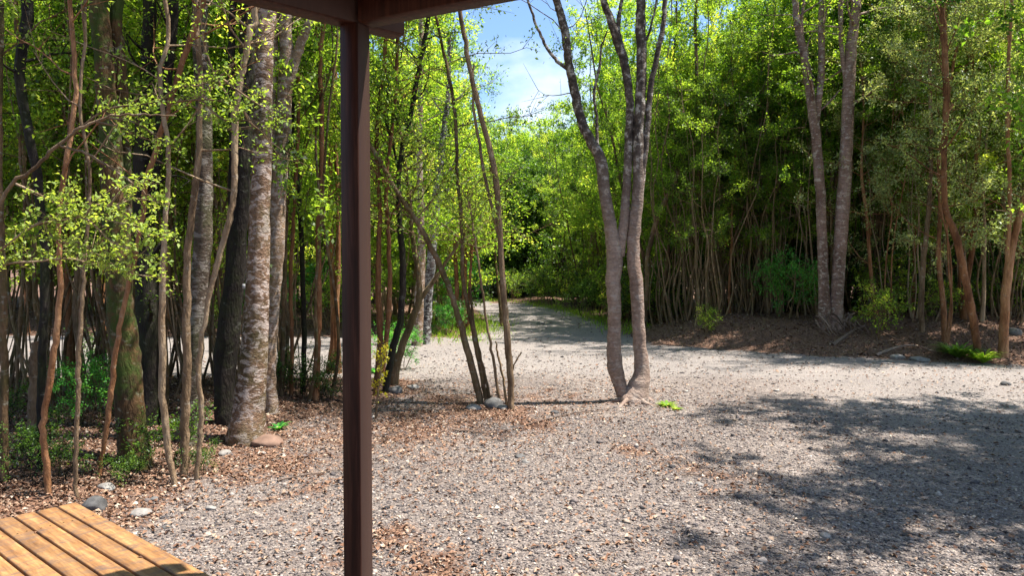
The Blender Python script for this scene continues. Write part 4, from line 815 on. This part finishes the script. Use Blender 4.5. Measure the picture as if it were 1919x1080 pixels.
for p in ring[1:]: post(p, nrm(p - cen))
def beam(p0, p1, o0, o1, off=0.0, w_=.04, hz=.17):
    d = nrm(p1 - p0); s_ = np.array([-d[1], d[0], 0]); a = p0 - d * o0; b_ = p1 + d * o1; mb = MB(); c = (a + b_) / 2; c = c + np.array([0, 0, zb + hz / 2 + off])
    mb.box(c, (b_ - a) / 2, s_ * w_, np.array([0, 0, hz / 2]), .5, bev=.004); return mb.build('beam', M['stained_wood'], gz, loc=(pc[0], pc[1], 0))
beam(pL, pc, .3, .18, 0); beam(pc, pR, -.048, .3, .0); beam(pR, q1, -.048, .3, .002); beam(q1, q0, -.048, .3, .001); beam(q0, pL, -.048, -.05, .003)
rf = MB(); apex = cen + np.array([0, 0, zb + 1.35]); OV = .1
eo = [p + nrm(p - cen) * OV + np.array([0, 0, zb + .2 - .05]) for p in ring]
for k in range(5):
    a, b_ = eo[k], eo[(k + 1) % 5]; up_ = np.array([0, 0, .035])
    rf.add([a, b_, apex, a + up_, b_ + up_, apex + up_], [[0, 1, 2], [5, 4, 3]], .5); rf.add([a, b_, b_ + up_, a + up_], [[0, 1, 2, 3]], .5)
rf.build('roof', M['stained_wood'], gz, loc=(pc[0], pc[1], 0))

# ------------------------------------------------------------ wooden table
ZT = .55; drop = CAMH - ZT
def T(px, py):
    r = ray(px, py); t = (ZT - CAMH) / r[2]; return np.array([r[0] * t, r[1] * t, ZT])
P0 = T(145.5, 941.6); e = nrm(P0 - T(25, 969.6)); pdir = nrm(T(396, 1078) - P0); wdir = -e; wdir = nrm(wdir - pdir * np.dot(wdir, pdir))
bw = np.linalg.norm(T(145.5, 941.6) - T(25, 969.6)) / 3.05; print('board', bw, 'P0', P0, 'angle', np.dot(e, pdir))
ang = math.atan2(pdir[1], pdir[0]); tb = empty('wooden_table', (P0[0], P0[1], 0), ang); tag(tb, 'low golden pine slatted table at the lower left corner', 'table')
# local frame: x along boards; y across
sy = 1 if np.dot(np.array([-math.sin(ang), math.cos(ang), 0]), wdir) > 0 else -1
TL, NBD = 1.9, 9; mb = MB()
for k in range(NBD):
    yc = sy * (k + .5) * bw
    sk = 0.04 * (np.dot(e, pdir)) 
    mb.box((TL / 2 + rng.normal(0, .002), yc, ZT - .016), (TL / 2, 0, 0), (0, bw / 2 - .0055, 0), (0, 0, .016), rng.random(), bev=.003)
mb.build('tabletop', M['pine'], tb)
mb = MB()
for k in range(NBD):
    for x_ in (.25, TL - .25):
        for o_ in (-.2, .2):
            a = np.arange(8) * math.pi / 4; c = np.array([x_ + rng.normal(0, .003), sy * (k + .5 + o_) * bw, ZT + .0008]); v = np.stack([np.cos(a) * .0038, np.sin(a) * .0038, a * 0], 1) + c
            mb.add(v, [[0, 1, 2, 3], [0, 3, 4, 7], [4, 5, 6, 7]], .2)
mb.build('screws', M['bark_dark'], tb)
mb = MB()
for x_ in (.25, TL - .25): mb.box((x_, sy * NBD * bw / 2, ZT - .032 - .03), (.02, 0, 0), (0, NBD * bw / 2 - .03, 0), (0, 0, .03), .4)
mb.build('frame', M['pine'], tb)
for x_ in (.25, TL - .25):
    for y_ in (.08, NBD * bw - .08):
        mb = MB(); mb.box((x_ + .042, sy * y_, (ZT - .035) / 2 - .01), (.022, 0, 0), (0, .03, 0), (0, 0, (ZT - .035) / 2 + .01), .4); mb.build('leg', M['pine'], tb)

a = rng.random(16) * TL; b_ = rng.random(16) * NBD * bw * sy
ca, sa = math.cos(ang), math.sin(ang); n_ = 16; mb = MB(); th = rng.random(n_) * 6.28
mb.leaves(np.stack([P0[0] + a * ca - b_ * sa, P0[1] + a * sa + b_ * ca, np.full(n_, ZT + .003)], -1), np.stack([np.cos(th), np.sin(th), np.zeros(n_)], -1), np.tile([0, 0, 1.], (n_, 1)), .016 + .02 * rng.random(n_), .009, rng.random(n_))
tag(mb.build('fallen_leaves', M['litter']), 'a few small dry leaves lying on the golden table', 'fallen leaves', kind='stuff')
for k, p in PR.items():
    if not p['used']:
        for ch in list(p['root'].children): bpy.data.objects.remove(ch)
        bpy.data.objects.remove(p['root'])
# things that share a look are told apart by their order across the view
from collections import defaultdict
same = defaultdict(list)
for o in bpy.data.objects:
    if o.parent is None and 'label' in o and 'group' in o: same[o['label']].append(o)
ORD = ['', 'second', 'third', 'fourth', 'fifth', 'sixth', 'seventh', 'eighth', 'ninth', 'tenth', 'eleventh', 'twelfth', 'thirteenth', 'fourteenth', 'fifteenth', 'sixteenth']
for lb, os_ in same.items():
    if 1 < len(os_) <= 16:
        os_.sort(key=lambda o: o.location.x / max(o.location.y, 1))
        for q, o in enumerate(os_):
            t_ = 'leftmost ' + lb if q == 0 else ('rightmost ' + lb if q == len(os_) - 1 else ORD[q] + ' from left, ' + lb)
            if len(t_.split()) <= 16: o['label'] = t_
print('objects', len(bpy.data.objects))
